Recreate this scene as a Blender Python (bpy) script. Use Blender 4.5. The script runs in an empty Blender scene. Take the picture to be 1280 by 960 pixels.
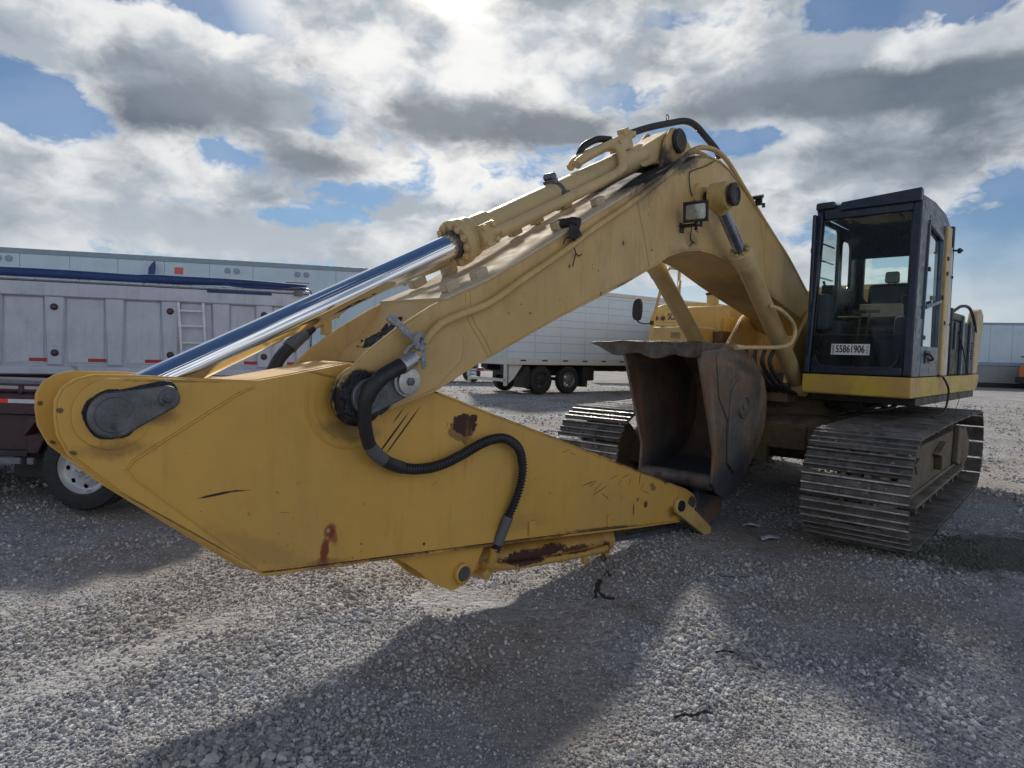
import bpy, bmesh, math, random
import numpy as np
from mathutils import Vector, Matrix

random.seed(7); rng = np.random.default_rng(7)
sc = bpy.context.scene
COL = sc.collection
PI = math.pi
R = math.radians

# ------------------------------------------------------------------ camera
cam_d = bpy.data.cameras.new('camera'); cam = bpy.data.objects.new('camera', cam_d); COL.objects.link(cam)
cam.location = (0, 0, 1.562)
cam_d.sensor_width = 36; cam_d.lens = 36 * 810.5 / 1280
cam_d.clip_start = 0.05; cam_d.clip_end = 3000
_pi, _ro = R(-2.968), R(1.488)
fwd = Vector((0, math.cos(_pi), math.sin(_pi))); up0 = Vector((0, -math.sin(_pi), math.cos(_pi))); rt0 = Vector((1, 0, 0))
rt = rt0 * math.cos(_ro) + up0 * math.sin(_ro); up = -rt0 * math.sin(_ro) + up0 * math.cos(_ro)
m = Matrix((rt, up, -fwd)).transposed().to_4x4(); m.translation = cam.location
cam.matrix_world = m
sc.camera = cam
sc.render.resolution_x = 1024; sc.render.resolution_y = 768
sc.render.engine = 'CYCLES'
sc.cycles.max_bounces = 8; sc.cycles.transparent_max_bounces = 12

# ------------------------------------------------------------------ view
sc.view_settings.view_transform = 'Standard'; sc.view_settings.look = 'None'
sc.view_settings.exposure = 0.5; sc.view_settings.gamma = 1.0

# ------------------------------------------------------------------ node helper
class NT:
    def __init__(s, nt): s.nt = nt
    def n(s, t, **kw):
        nd = s.nt.nodes.new(t)
        ins = kw.pop('ins', {})
        for k, v in kw.items(): setattr(nd, k, v)
        for k, v in ins.items():
            sock = nd.inputs[k]
            if isinstance(v, bpy.types.NodeSocket): s.nt.links.new(v, sock)
            else: sock.default_value = v
        return nd
    def m(s, op, a, b=0.0, c=0.0, clamp=False):
        nd = s.n('ShaderNodeMath', operation=op, use_clamp=clamp)
        for i, v in enumerate((a, b, c)):
            if isinstance(v, bpy.types.NodeSocket): s.nt.links.new(v, nd.inputs[i])
            else: nd.inputs[i].default_value = v
        return nd.outputs[0]
    def ss(s, v, lo, hi, a=0.0, b=1.0):
        return s.n('ShaderNodeMapRange', interpolation_type='SMOOTHSTEP', ins={'Value': v, 'From Min': lo, 'From Max': hi, 'To Min': a, 'To Max': b}).outputs[0]
    def lin(s, v, lo, hi, a=0.0, b=1.0):
        return s.n('ShaderNodeMapRange', ins={'Value': v, 'From Min': lo, 'From Max': hi, 'To Min': a, 'To Max': b}).outputs[0]
    def mix(s, f, a, b, bt='MIX'):
        nd = s.n('ShaderNodeMix', data_type='RGBA', blend_type=bt)
        for i, v in ((0, f), (6, a), (7, b)):
            if isinstance(v, bpy.types.NodeSocket): s.nt.links.new(v, nd.inputs[i])
            else: nd.inputs[i].default_value = v if i == 0 or len(v) == 4 else (*v, 1)
        return nd.outputs[2]
    def noise(s, vec, scale, detail=4, rough=.55, dist=0.0, col=False):
        nd = s.n('ShaderNodeTexNoise', ins={'Vector': vec, 'Scale': scale, 'Detail': detail, 'Roughness': rough, 'Distortion': dist})
        return nd.outputs['Color' if col else 'Fac']
    def mapv(s, vec, loc=(0, 0, 0), rot=(0, 0, 0), scale=(1, 1, 1), t='POINT'):
        return s.n('ShaderNodeMapping', vector_type=t, ins={'Vector': vec, 'Location': loc, 'Rotation': rot, 'Scale': scale}).outputs[0]

# ------------------------------------------------------------------ sun and sky
SUN_AZ, SUN_EL = R(-6.0), R(32.0)          # azimuth from +Y towards +X
sdir = Vector((math.sin(SUN_AZ) * math.cos(SUN_EL), math.cos(SUN_AZ) * math.cos(SUN_EL), math.sin(SUN_EL)))
sun_d = bpy.data.lights.new('sun', 'SUN'); sun = bpy.data.objects.new('sun', sun_d); COL.objects.link(sun)
sun_d.energy = 2.8; sun_d.angle = R(4.5); sun_d.color = (1, .93, .82)
sun.rotation_euler = sdir.to_track_quat('Z', 'Y').to_euler()

world = bpy.data.worlds.new('World'); sc.world = world; world.use_nodes = True
wn = world.node_tree; wn.nodes.clear(); W = NT(wn)
sky = W.n('ShaderNodeTexSky', sky_type='NISHITA', sun_disc=False, sun_elevation=SUN_EL, sun_rotation=SUN_AZ, air_density=1.0, dust_density=0.3, ozone_density=3.0)
tc = W.n('ShaderNodeTexCoord').outputs['Generated']
sep = W.n('ShaderNodeSeparateXYZ', ins={0: tc})
dx, dy, dz = sep.outputs
az = W.m('ARCTAN2', dx, dy)
el = W.m('ARCSINE', dz)
# cloud deck seen in perspective: directions projected on a layer
cv = W.n('ShaderNodeVectorMath', operation='MULTIPLY', ins={0: tc, 1: (1.0, 1.0, 1.75)}).outputs[0]
warp = W.noise(cv, 7.0, 4, .55, col=True)
cvw = W.n('ShaderNodeVectorMath', operation='MULTIPLY_ADD', ins={0: warp, 1: (.09, .09, .09), 2: cv}).outputs[0]
def dfield(v):
    a = W.noise(W.mapv(v, (3.1, 1.7, .4)), 3.6, 9, .56)
    vo = W.n('ShaderNodeTexVoronoi', feature='F1', normalize=True, ins={'Vector': W.mapv(v, (2.2, .7, 1.1)), 'Scale': 9.0, 'Detail': 4.0, 'Roughness': .6, 'Randomness': 1.0}).outputs['Distance']
    return W.m('ADD', W.m('MULTIPLY', a, .80), W.m('MULTIPLY', W.m('SUBTRACT', .62, vo), .36))
n1 = W.m('SUBTRACT', dfield(cvw), W.m('MULTIPLY', W.ss(el, R(34), R(62)), .13))
n2 = W.noise(W.mapv(cvw, (1.3, 9.4, 5.0)), 5.5, 7, .58)
# where the larger banks and gaps hang: azimuth, elevation, half widths (deg), cloud cover, depth of cloud
MASSES = [(-29, 21.0, 6, 2.4, .13, -.14), (-26, 17.5, 7, 2.0, .12, .20), (-18.5, 15.0, 3.5, 1.8, .09, .14), (-7, 18.6, 7, 2.4, .16, .24), (4, 18.2, 6, 2.0, .14, .20), (-12, 21.0, 3, 1.5, .05, .05), (14, 15.3, 9, 2.3, .12, .0), (25, 15.5, 7, 2.0, .08, .04), (-9, 23.5, 5, 2.4, .08, -.12),
          (31, 19.6, 11, 1.5, .14, .20), (16, 19.5, 5, 1.4, .08, .10), (-28, 12.3, 8, 1.2, .10, -.08), (-20, 8.5, 14, 1.6, .12, -.10), (1, 12, 9, 3, .05, -.05), (17, 11, 9, 3.0, .05, -.04),
          (24, 22.2, 6, 1.5, .10, -.12), (36, 22.3, 6, 1.2, .10, -.12), (26, 27.0, 9, 1.4, .06, .10), (-8, 28, 6, 2.5, .10, -.16), (11, 22.6, 4, 1.6, .07, -.08), (31, 14, 8, 1.6, .06, .05),
          (-36, 16.0, 5, 3.0, -.16, 0), (-25, 24.3, 5, 1.6, -.16, 0), (-36, 26, 8, 3.0, -.15, 0), (-14, 13.0, 5, 1.1, -.08, 0), (12, 26.0, 5, 1.2, -.12, 0), (20, 17.0, 4, 1.0, -.06, 0), (36, 25.6, 5, 1.0, -.12, 0), (-18, 10.8, 7, .8, -.07, 0), (2, 25.5, 3, 1.4, -.09, 0), (23, 14.5, 3, 1.2, -.09, 0)]
dens = n1; thick = W.m('MULTIPLY', W.m('SUBTRACT', n2, .5), 0.55)
for a0, e0, ra, re, wd, wt in MASSES:
    u = W.m('DIVIDE', W.m('SUBTRACT', az, R(a0)), R(ra)); v = W.m('DIVIDE', W.m('SUBTRACT', el, R(e0)), R(re))
    g = W.m('EXPONENT', W.m('MULTIPLY', W.m('ADD', W.m('MULTIPLY', u, u), W.m('MULTIPLY', v, v)), -1.0))
    if wd: dens = W.m('MULTIPLY_ADD', g, wd, dens)
    if wt: thick = W.m('MULTIPLY_ADD', g, wt, thick)
thick = W.m('ADD', thick, dens)
thick = W.m('MULTIPLY_ADD', W.m('SUBTRACT', W.noise(cvw, 9.0, 6, .6), .5), .34, thick)
sd = W.n('ShaderNodeVectorMath', operation='DOT_PRODUCT', ins={0: tc, 1: tuple(sdir)}).outputs['Value']
near = W.ss(sd, .86, 1.0); core = W.m('MULTIPLY', W.m('POWER', W.ss(sd, .986, 1.0), 5.0), W.ss(W.noise(cvw, 9.0, 6, .6), .30, .62, .35, 1.0)); anti = W.ss(sd, .35, -.5)
cover = W.ss(dens, .480, .550)
dark = W.m('MULTIPLY', W.ss(thick, .52, .82), W.m('SUBTRACT', 1.0, W.m('MULTIPLY', anti, .6)))
fine = W.m('ADD', W.m('MULTIPLY', W.noise(cvw, 7.5, 5, .52), .7), W.m('MULTIPLY', dens, .3))
lit = W.mix(W.ss(fine, .42, .60), (.56, .57, .58), (.30, .335, .375))
lit = W.mix(W.m('MULTIPLY', near, W.ss(fine, .60, .40)), lit, (.70, .69, .67)); lit = W.mix(anti, lit, (.85, .85, .85))
lit = W.mix(core, lit, (1.9, 1.75, 1.5))
shade = W.mix(W.ss(fine, .25, .75), (.060, .082, .115), (.150, .178, .213))
shade = W.mix(W.m('MULTIPLY', near, .25), shade, (.45, .45, .45))
cl = W.mix(dark, lit, shade)
low = W.ss(el, R(1), R(13), .75, 0.0)
cl = W.mix(low, cl, (.42, .45, .48))
lp_s = W.n('ShaderNodeBackground', ins={'Color': W.mix(1.0, sky.outputs[0], (.54, .74, .90), 'MULTIPLY'), 'Strength': .05})
lp_c = W.n('ShaderNodeBackground', ins={'Color': cl, 'Strength': 1.0})
veil = W.m('MAXIMUM', W.m('MAXIMUM', cover, W.m('MULTIPLY', W.ss(sd, .945, .975), .96)), W.m('MAXIMUM', W.m('MULTIPLY', low, 1.1), W.ss(el, R(26), R(40), .16, .02)), clamp=True)
mixs = W.n('ShaderNodeMixShader', ins={0: veil, 1: lp_s.outputs[0], 2: lp_c.outputs[0]})
W.n('ShaderNodeOutputWorld', ins={0: mixs.outputs[0]})
world.cycles.sampling_method = 'MANUAL'; world.cycles.sample_map_resolution = 1024

# ------------------------------------------------------------------ mesh helpers
class MB:
    def __init__(s): s.v = []; s.f = []; s.mi = []; s.cur = 0
    def add(s, vs, fs):
        o = len(s.v); s.v += [tuple(v) for v in vs]
        for f in fs: s.f.append(tuple(i + o for i in f)); s.mi.append(s.cur)
        return s
    def box(s, c, d, rot=None):
        x, y, z = d[0] / 2, d[1] / 2, d[2] / 2
        vs = [Vector(q) for q in ((-x, -y, -z), (x, -y, -z), (x, y, -z), (-x, y, -z), (-x, -y, z), (x, -y, z), (x, y, z), (-x, y, z))]
        if rot is not None: vs = [rot @ q for q in vs]
        return s.add([q + Vector(c) for q in vs], [(0, 3, 2, 1), (4, 5, 6, 7), (0, 1, 5, 4), (1, 2, 6, 5), (2, 3, 7, 6), (3, 0, 4, 7)])
    def bx(s, x0, x1, y0, y1, z0, z1):
        return s.box(((x0 + x1) / 2, (y0 + y1) / 2, (z0 + z1) / 2), (abs(x1 - x0), abs(y1 - y0), abs(z1 - z0)))
    def bar(s, p, q, w, d, upv=(0, 1, 0)):
        p, q = Vector(p), Vector(q); a = (q - p); L = a.length; a.normalize()
        b = Vector(upv) - a * a.dot(Vector(upv)); b.normalize(); c = a.cross(b)
        return s.box((p + q) / 2, (L, w, d), Matrix((a, b, c)).transposed())
    def lathe(s, prof, o, axis, n=32, closed=False):
        a = Vector(axis).normalized(); t = Vector((0, 0, 1)) if abs(a.z) < .9 else Vector((1, 0, 0))
        u = a.cross(t).normalized(); w = a.cross(u); o = Vector(o); vs = []; fs = []
        for r, h in prof:
            for k in range(n):
                th = 2 * PI * k / n; vs.append(o + a * h + (u * math.cos(th) + w * math.sin(th)) * r)
        m_ = len(prof)
        for i in range(m_ - 1 + (1 if closed else 0)):
            j = (i + 1) % m_
            for k in range(n):
                k2 = (k + 1) % n; fs.append((i * n + k, i * n + k2, j * n + k2, j * n + k))
        if not closed:
            if prof[0][0] > 1e-5: fs.append(tuple(range(n))[::-1])
            if prof[-1][0] > 1e-5: fs.append(tuple((m_ - 1) * n + k for k in range(n)))
        return s.add(vs, fs)
    def cyl(s, p, q, r, r2=None, n=24):
        p, q = Vector(p), Vector(q); r2 = r if r2 is None else r2
        return s.lathe([(r, 0), (r2, (q - p).length)], p, q - p, n)
    def tube(s, pts, r, n=12):
        pts = [Vector(p) for p in pts]; m_ = len(pts); rs = r if hasattr(r, '__len__') else [r] * m_
        T = [(pts[min(i + 1, m_ - 1)] - pts[max(i - 1, 0)]).normalized() for i in range(m_)]
        u = T[0].orthogonal().normalized(); vs = []; fs = []
        for i in range(m_):
            u = (u - T[i] * u.dot(T[i])).normalized(); w = T[i].cross(u)
            for k in range(n):
                th = 2 * PI * k / n; vs.append(pts[i] + (u * math.cos(th) + w * math.sin(th)) * rs[i])
        for i in range(m_ - 1):
            for k in range(n):
                k2 = (k + 1) % n; fs.append((i * n + k, i * n + k2, (i + 1) * n + k2, (i + 1) * n + k))
        fs.append(tuple(range(n))[::-1]); fs.append(tuple((m_ - 1) * n + k for k in range(n)))
        return s.add(vs, fs)
    def prism(s, pts, y0, y1):           # outline in x,z pushed along y
        n = len(pts); y0, y1 = min(y0, y1), max(y0, y1)
        A = sum(pts[i][0] * pts[(i + 1) % n][1] - pts[(i + 1) % n][0] * pts[i][1] for i in range(n))
        if A < 0: pts = pts[::-1]
        vs = [(x, y0, z) for x, z in pts] + [(x, y1, z) for x, z in pts]
        fs = [tuple(range(n)), tuple(range(2 * n - 1, n - 1, -1))] + [(i, i + n, (i + 1) % n + n, (i + 1) % n) for i in range(n)]
        return s.add(vs, fs)
    def prism_f(s, pts, x0, x1):         # outline in y,z pushed along x
        n = len(pts); o = len(s.v)
        vs = [(x0, y, z) for y, z in pts] + [(x1, y, z) for y, z in pts]
        fs = [tuple(range(n)), tuple(range(2 * n - 1, n - 1, -1))] + [(i, i + n, (i + 1) % n + n, (i + 1) % n) for i in range(n)]
        return s.add(vs, fs)
    def sheet(s, loops):                 # rows of points, quads between
        n = len(loops[0]); vs = [p for l in loops for p in l]; fs = []
        for i in range(len(loops) - 1):
            for k in range(n - 1): fs.append((i * n + k, i * n + k + 1, (i + 1) * n + k + 1, (i + 1) * n + k))
        return s.add(vs, fs)
    def frame(s, M, rect, hole, rad, t, seg=6):   # panel in (a,b) with rounded opening; M maps (a,b,c)->point, c through thickness
        a0, a1, b0, b1 = rect; c0, c1, d0, d1 = hole; inn = []; out = []
        for (qx, qy, st) in ((c1 - rad, d1 - rad, 0), (c0 + rad, d1 - rad, 90), (c0 + rad, d0 + rad, 180), (c1 - rad, d0 + rad, 270)):
            for k in range(seg + 1):
                th = R(st + 90 * k / seg); inn.append((qx + rad * math.cos(th), qy + rad * math.sin(th)))
                f = k / seg
                X = a1 if st in (0, 270) else a0; Y = b1 if st in (0, 90) else b0
                ex, ey = qx + rad * math.cos(th), qy + rad * math.sin(th)
                if st in (0, 180): p0, p1 = (X, qy), (qx, Y)
                else: p0, p1 = (qx, Y), (X, qy)
                co = (X, Y)
                out.append(((1 - 2 * f) * p0[0] + 2 * f * co[0], (1 - 2 * f) * p0[1] + 2 * f * co[1]) if f <= .5 else ((2 - 2 * f) * co[0] + (2 * f - 1) * p1[0], (2 - 2 * f) * co[1] + (2 * f - 1) * p1[1]))
        n = len(inn); vs = []
        for c in (0, t):
            vs += [M(a, b, c) for a, b in inn] + [M(a, b, c) for a, b in out]
        fs = []
        for i in range(n):
            j = (i + 1) % n
            fs += [(i, j, n + j, n + i), (2 * n + i, 3 * n + i, 3 * n + j, 2 * n + j), (i, 2 * n + i, 2 * n + j, j), (n + i, n + j, 3 * n + j, 3 * n + i)]
        return s.add(vs, fs)
    def build(s, name, mat, parent=None, bevel=0.0, ang=35, seg=2, label=None, fix=True):
        me = bpy.data.meshes.new(name); me.from_pydata(s.v, [], s.f)
        mats = mat if isinstance(mat, (list, tuple)) else [mat]
        for q in mats: me.materials.append(q)
        if len(mats) > 1: me.polygons.foreach_set('material_index', s.mi)
        if fix:
            bm = bmesh.new(); bm.from_mesh(me); bmesh.ops.recalc_face_normals(bm, faces=bm.faces); bm.to_mesh(me); bm.free()
        me.polygons.foreach_set('use_smooth', [True] * len(me.polygons))
        me.set_sharp_from_angle(angle=R(ang)); me.update()
        o = bpy.data.objects.new(name, me); COL.objects.link(o)
        if parent is not None: o.parent = parent
        if bevel:
            b = o.modifiers.new('bevel', 'BEVEL'); b.width = bevel; b.segments = seg; b.limit_method = 'ANGLE'; b.angle_limit = R(38); b.harden_normals = False
        if label: o['label'] = label
        return o

def spline(pts, k=8):
    P = [Vector(p) for p in pts]; out = []
    for i in range(len(P) - 1):
        a = P[i - 1] if i else P[0] * 2 - P[1]; b, c = P[i], P[i + 1]; d = P[i + 2] if i + 2 < len(P) else P[-1] * 2 - P[-2]
        for j in range(k):
            t = j / k
            out.append(.5 * ((2 * b) + (c - a) * t + (2 * a - 5 * b + 4 * c - d) * t * t + (3 * b - a - 3 * c + d) * t ** 3))
    out.append(P[-1]); return out

def spline2(pts, k=6): return [(p.x, p.y) for p in spline([(a, b, 0) for a, b in pts], k)]
def circ(cx_, cz_, r, a0=0, a1=360, n=24): return [(cx_ + r * math.cos(R(a0 + (a1 - a0) * i / n)), cz_ + r * math.sin(R(a0 + (a1 - a0) * i / n))) for i in range(n + (0 if a1 - a0 == 360 else 1))]
def capsule(p, q, r1, r2, n=14):
    a = math.degrees(math.atan2(q[1] - p[1], q[0] - p[0])); return circ(p[0], p[1], r1, a + 90, a + 270, n) + circ(q[0], q[1], r2, a - 90, a + 90, n)

def empty(name, loc=(0, 0, 0), rz=0.0, parent=None):
    o = bpy.data.objects.new(name, None); COL.objects.link(o); o.location = loc; o.rotation_euler = (0, 0, rz); o.empty_display_size = .2
    if parent is not None: o.parent = parent
    return o
def tag(o, label=None, cat=None, group=None, kind=None):
    if label: o['label'] = label
    if cat: o['category'] = cat
    if group: o['group'] = group
    if kind: o['kind'] = kind
    return o
def dup(o, parent, loc=None, rot=None, name=None):
    c = o.copy(); COL.objects.link(c); c.parent = parent
    if loc is not None: c.location = loc
    if rot is not None: c.rotation_euler = rot
    return c

# ------------------------------------------------------------------ materials
def mat(name, base, rough=.5, metal=0.0, var=.12, vscale=3.0, dirt=0.0, dirtcol=(.10, .075, .05), chips=0.0, chipcol=(.06, .03, .02), bump=.0, bscale=30, spots=(), spec=.5, streak=0.0, rvar=.15, coat=0.0, dust=0.0, tint2=None, objr=0.0, grime=0.0, wave=0.0):
    M_ = bpy.data.materials.new(name); M_.use_nodes = True; nt = M_.node_tree; nt.nodes.clear(); N = NT(nt)
    co = N.n('ShaderNodeTexCoord').outputs['Object']
    if objr:
        rnd = N.n('ShaderNodeObjectInfo').outputs['Random']; co = N.n('ShaderNodeVectorMath', operation='MULTIPLY_ADD', ins={0: N.n('ShaderNodeCombineXYZ', ins={0: rnd, 1: rnd, 2: rnd}).outputs[0], 1: (13.0, 29.0, 7.0), 2: co}).outputs[0]
    big = N.noise(co, vscale, 5, .6)
    f = N.lin(big, .25, .75, 1 - var, 1 + var)
    c = N.mix(1.0, (*base, 1), N.n('ShaderNodeCombineColor', ins={0: f, 1: f, 2: f}).outputs[0], 'MULTIPLY')
    if tint2: c = N.mix(N.ss(N.noise(N.mapv(co, (5, 3, 1)), vscale * .7, 3, .5), .42, .68), c, (*tint2, 1))
    if objr: fo = N.lin(rnd, 0, 1, 1 - objr, 1 + objr); c = N.mix(1.0, c, N.n('ShaderNodeCombineColor', ins={0: fo, 1: fo, 2: fo}).outputs[0], 'MULTIPLY')
    rg = N.lin(N.noise(N.mapv(co, (1, 7, 3)), vscale * 3, 4, .6), .3, .7, max(rough - rvar, .02), min(rough + rvar, 1))
    if dirt:
        dn = N.noise(N.mapv(co, (11, 2, 5)), vscale * 1.7, 8, .68); df = N.m('MULTIPLY', N.ss(dn, .50, .72), dirt)
        c = N.mix(df, c, (*dirtcol, 1)); rg = N.m('MAXIMUM', rg, N.m('MULTIPLY', df, .85))
    if grime:
        ga = N.noise(N.mapv(co, (6, 1, 2)), 1.3, 8, .72); gb = N.noise(N.mapv(co, (2, 6, 9), scale=(1, 1, .35)), 9, 6, .7); gf = N.m('MULTIPLY', N.m('MULTIPLY', N.ss(ga, .40, .70), N.ss(gb, .38, .68)), grime)
        c = N.mix(gf, c, (*[x * .42 + .02 for x in base], 1)); rg = N.m('MAXIMUM', rg, N.m('MULTIPLY', gf, .9))
        pale = N.m('MULTIPLY', N.ss(N.noise(N.mapv(co, (9, 9, 1)), 2.3, 7, .7), .50, .72), grime * .55); c = N.mix(pale, c, (*[min(x * 1.12 + .06, .8) for x in base], 1))
    if streak:
        st = N.noise(N.mapv(co, (0, 0, 0), scale=(9, 9, .7)), 2.2, 5, .6); c = N.mix(N.m('MULTIPLY', N.ss(st, .52, .75), streak), c, (*[x * .45 for x in base], 1))
    if chips:
        ch = N.noise(N.mapv(co, (4, 9, 2)), 26, 6, .7); loc_ = N.noise(N.mapv(co, (2, 5, 8)), 2.1, 3, .5)
        cf = N.m('MULTIPLY', N.ss(ch, .695 - .05 * chips, .715 - .05 * chips), N.ss(loc_, .48, .60))
        c = N.mix(cf, c, (*chipcol, 1)); rg = N.m('MAXIMUM', rg, N.m('MULTIPLY', cf, .9))
    if spots:
        wob = N.noise(co, 34, 5, .7); wob2 = N.noise(co, 7, 4, .6)
        for (px, pz, rx, rz, ang, col, jag, soft, op) in spots:
            v = N.mapv(co, (px, 0, pz), (0, R(-ang), 0), (rx, 1e4, rz), 'TEXTURE')
            L = N.n('ShaderNodeVectorMath', operation='LENGTH', ins={0: v}).outputs['Value']
            L = N.m('ADD', L, N.m('MULTIPLY', N.m('SUBTRACT', N.m('ADD', wob, wob2), 1.0), jag))
            k = N.m('MULTIPLY', N.ss(L, 1 - soft, 1 + soft, 1.0, 0.0), op)
            c = N.mix(k, c, (*col, 1)); rg = N.m('MAXIMUM', rg, N.m('MULTIPLY', k, .7))
    if dust:
        g = N.n('ShaderNodeNewGeometry').outputs['Normal']; gz = N.n('ShaderNodeSeparateXYZ', ins={0: g}).outputs[2]
        k = N.m('MULTIPLY', N.m('MULTIPLY', N.ss(gz, .35, .9), N.ss(N.noise(co, 5, 5, .65), .35, .65)), dust)
        c = N.mix(k, c, (.34, .30, .25, 1)); rg = N.m('MAXIMUM', rg, N.m('MULTIPLY', k, .9))
    b = N.n('ShaderNodeBsdfPrincipled', ins={'Base Color': c, 'Roughness': rg, 'Metallic': metal, 'Specular IOR Level': spec, 'Coat Weight': coat})
    if bump:
        h = N.noise(co, bscale, 5, .6)
        if wave: h = N.m('ADD', h, N.m('MULTIPLY', N.noise(co, 1.7, 2, .4), wave))
        nt.links.new(N.n('ShaderNodeBump', ins={'Strength': bump, 'Distance': .01, 'Height': h}).outputs[0], b.inputs['Normal'])
    N.n('ShaderNodeOutputMaterial', ins={0: b.outputs[0]})
    return M_

RUST = (.055, .018, .012); BLK = (.018, .017, .018); GREASE = (.012, .013, .018)
YB = (.595, .41, .18)     # boom yellow, faded
YS = (.63, .37, .078)    # stick yellow
stick_spots = [
    (5.385, 1.115, .092, .068, 10, RUST, .95, .05, 1), (5.33, 1.145, .05, .03, -20, RUST, .8, .05, 1), (5.43, 1.07, .09, .045, 20, RUST, 1.2, .05, .6),
    (6.262, .648, .034, .038, 0, (.22, .03, .02), 1.0, .35, .85), (6.245, .62, .02, .05, -20, (.22, .03, .02), 1.3, .4, .7), (6.288, .555, .020, .075, 6, (.17, .018, .014), 1.2, .35, .9), (6.30, .50, .028, .025, 0, (.18, .03, .02), 1.2, .4, .7), (6.27, .652, .010, .012, 0, (.35, .3, .25), .2, .1, 1),
    (5.905, 1.09, .16, .006, -47.5, BLK, .5, .3, 1), (5.835, 1.11, .15, .0055, -47.5, BLK, .6, .3, 1), (5.86, 1.20, .05, .004, -47.5, BLK, .5, .3, 1),
    (6.80, .909, .075, .0055, -4, BLK, .6, .3, 1), (6.73, .912, .06, .003, 3, BLK, .8, .3, .9),
    (4.16, .615, .085, .0035, -6, BLK, 1.3, .4, .95), (4.12, .60, .05, .003, -16, BLK, 1.3, .4, .9), (4.02, .545, .09, .0035, -15, RUST, 1.3, .4, .95), (4.05, .575, .06, .003, -30, BLK, 1.2, .4, .9), (3.98, .50, .035, .0035, 35, BLK, 1.4, .4, .9), (3.93, .47, .02, .004, 60, RUST, 1.2, .4, .9), (3.86, .62, .06, .0025, -10, RUST, 1.3, .4, .8), (3.78, .57, .03, .003, -60, RUST, 1.3, .4, .8), (3.64, .56, .04, .003, -70, RUST, 1.5, .4, .8), (3.46, .50, .04, .003, -40, BLK, 1.5, .4, .7), (3.40, .44, .05, .003, 20, RUST, 1.6, .4, .7), (3.75, .45, .02, .002, -20, BLK, 1.2, .4, .8), (4.6, .60, .012, .004, 30, BLK, 1.2, .4, .7), (5.6, .80, .02, .0018, -30, BLK, 1, .4, .6), (6.5, .78, .03, .0016, 8, BLK, 1, .4, .6), (4.75, .72, .015, .0018, 50, RUST, 1, .4, .7),
    (4.44, .875, .05, .0025, -8, RUST, .9, .4, .9), (4.37, .85, .035, .0025, 20, BLK, .9, .4, .8), (4.91, .78, .006, .085, -8, (.22, .10, .03), .8, .4, .8),
    (3.70, .61, .05, .003, -10, RUST, 1.2, .4, .8), (3.52, .40, .018, .02, 15, RUST, 1.6, .2, .6), (3.50, .57, .005, .05, 10, RUST, 1.5, .3, .9), (3.575, .33, .008, .05, 0, BLK, .9, .3, .95), (3.40, .34, .03, .025, 0, RUST, 1.4, .2, .9),
    (3.30, .47, .05, .03, 30, RUST, 2.2, .2, .6), (3.1, .50, .04, .03, 30, RUST, 2.0, .2, .6), (2.95, .22, .09, .05, 0, RUST, 1.8, .2, .5),
    (5.37, .98, .016, .13, 3, (.34, .17, .05), 1.2, .6, .5), (5.33, 1.0, .010, .09, -3, (.34, .17, .05), 1.2, .6, .5), (6.28, .49, .10, .02, 5, (.25, .12, .05), 1.8, .5, .6), (5.0, .345, .5, .010, 6, RUST, 2.4, .4, .8), (5.9, .44, .3, .008, 6, RUST, 2.4, .4, .7), (4.0, .25, .4, .010, 7, RUST, 2.4, .4, .8), (6.6, .62, .25, .05, 30, (.36, .22, .07), 1.8, .6, .5), (4.9, .45, .25, .05, 6, (.38, .24, .07), 1.8, .6, .5), (7.20, 1.14, .10, .035, 0, (.18, .10, .04), 1.6, .6, .6), (7.02, 1.26, .05, .03, 0, (.18, .10, .04), 1.6, .6, .6),
    (7.37, 1.30, .010, .010, 0, BLK, .4, .2, .8), (7.33, 1.14, .012, .007, 30, BLK, .5, .2, .8), (6.35, 1.43, .16, .006, 12, RUST, 1.6, .4, .5), (5.671, .466, .008, .009, 0, BLK, .3, .2, 1),
    (6.15, 1.14, .14, .05, 10, (.10, .06, .03), 1.2, .5, .6), (3.2, .53, .7, .010, 18, RUST, 2.4, .3, .85), (4.4, .925, .7, .006, 18, RUST, 2.6, .3, .75), (6.95, 1.40, .2, .004, 2, RUST, 2.0, .4, .5), (6.9, .755, .3, .004, 38, BLK, 1.6, .4, .7)]
boom_spots = [
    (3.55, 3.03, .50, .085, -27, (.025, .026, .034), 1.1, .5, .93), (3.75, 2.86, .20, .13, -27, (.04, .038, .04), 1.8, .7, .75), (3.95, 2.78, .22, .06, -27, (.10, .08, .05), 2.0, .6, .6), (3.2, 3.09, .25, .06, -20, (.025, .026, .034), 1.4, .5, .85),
    (6.15, 1.30, .165, .15, 0, GREASE, .5, .12, 1), (6.19, 1.16, .09, .05, 20, BLK, 1.4, .2, .95), (3.03, 2.51, .10, .06, 0, (.10, .075, .04), 1.2, .6, .5),
    (2.60, 2.86, .12, .14, 0, (.06, .05, .04), 1.2, .6, .6), (3.6, 2.20, .12, .016, -22, RUST, 2.0, .3, .8), (3.95, 2.075, .12, .012, -20, RUST, 2.0, .3, .7), (4.25, 1.97, .01, .015, 0, RUST, 1.2, .3, .8), (4.0, 2.35, .012, .018, 0, RUST, .9, .3, .9), (4.6, 2.12, .008, .012, 0, RUST, .9, .3, .9), (3.62, 2.35, .01, .01, 0, BLK, .6, .3, .9),
    (2.95, 2.38, .35, .05, 0, (.16, .11, .06), 1.5, .6, .55), (1.6, 2.22, .4, .05, 12, (.14, .10, .06), 1.6, .6, .5)]
M = {}
M['stick'] = mat('faded_yellow_stick_paint', YS, .48, var=.12, vscale=1.6, chips=.7, bump=.07, bscale=14, wave=9, spots=stick_spots, streak=.14, dust=.15, grime=.36, tint2=(.57, .355, .095))
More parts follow.
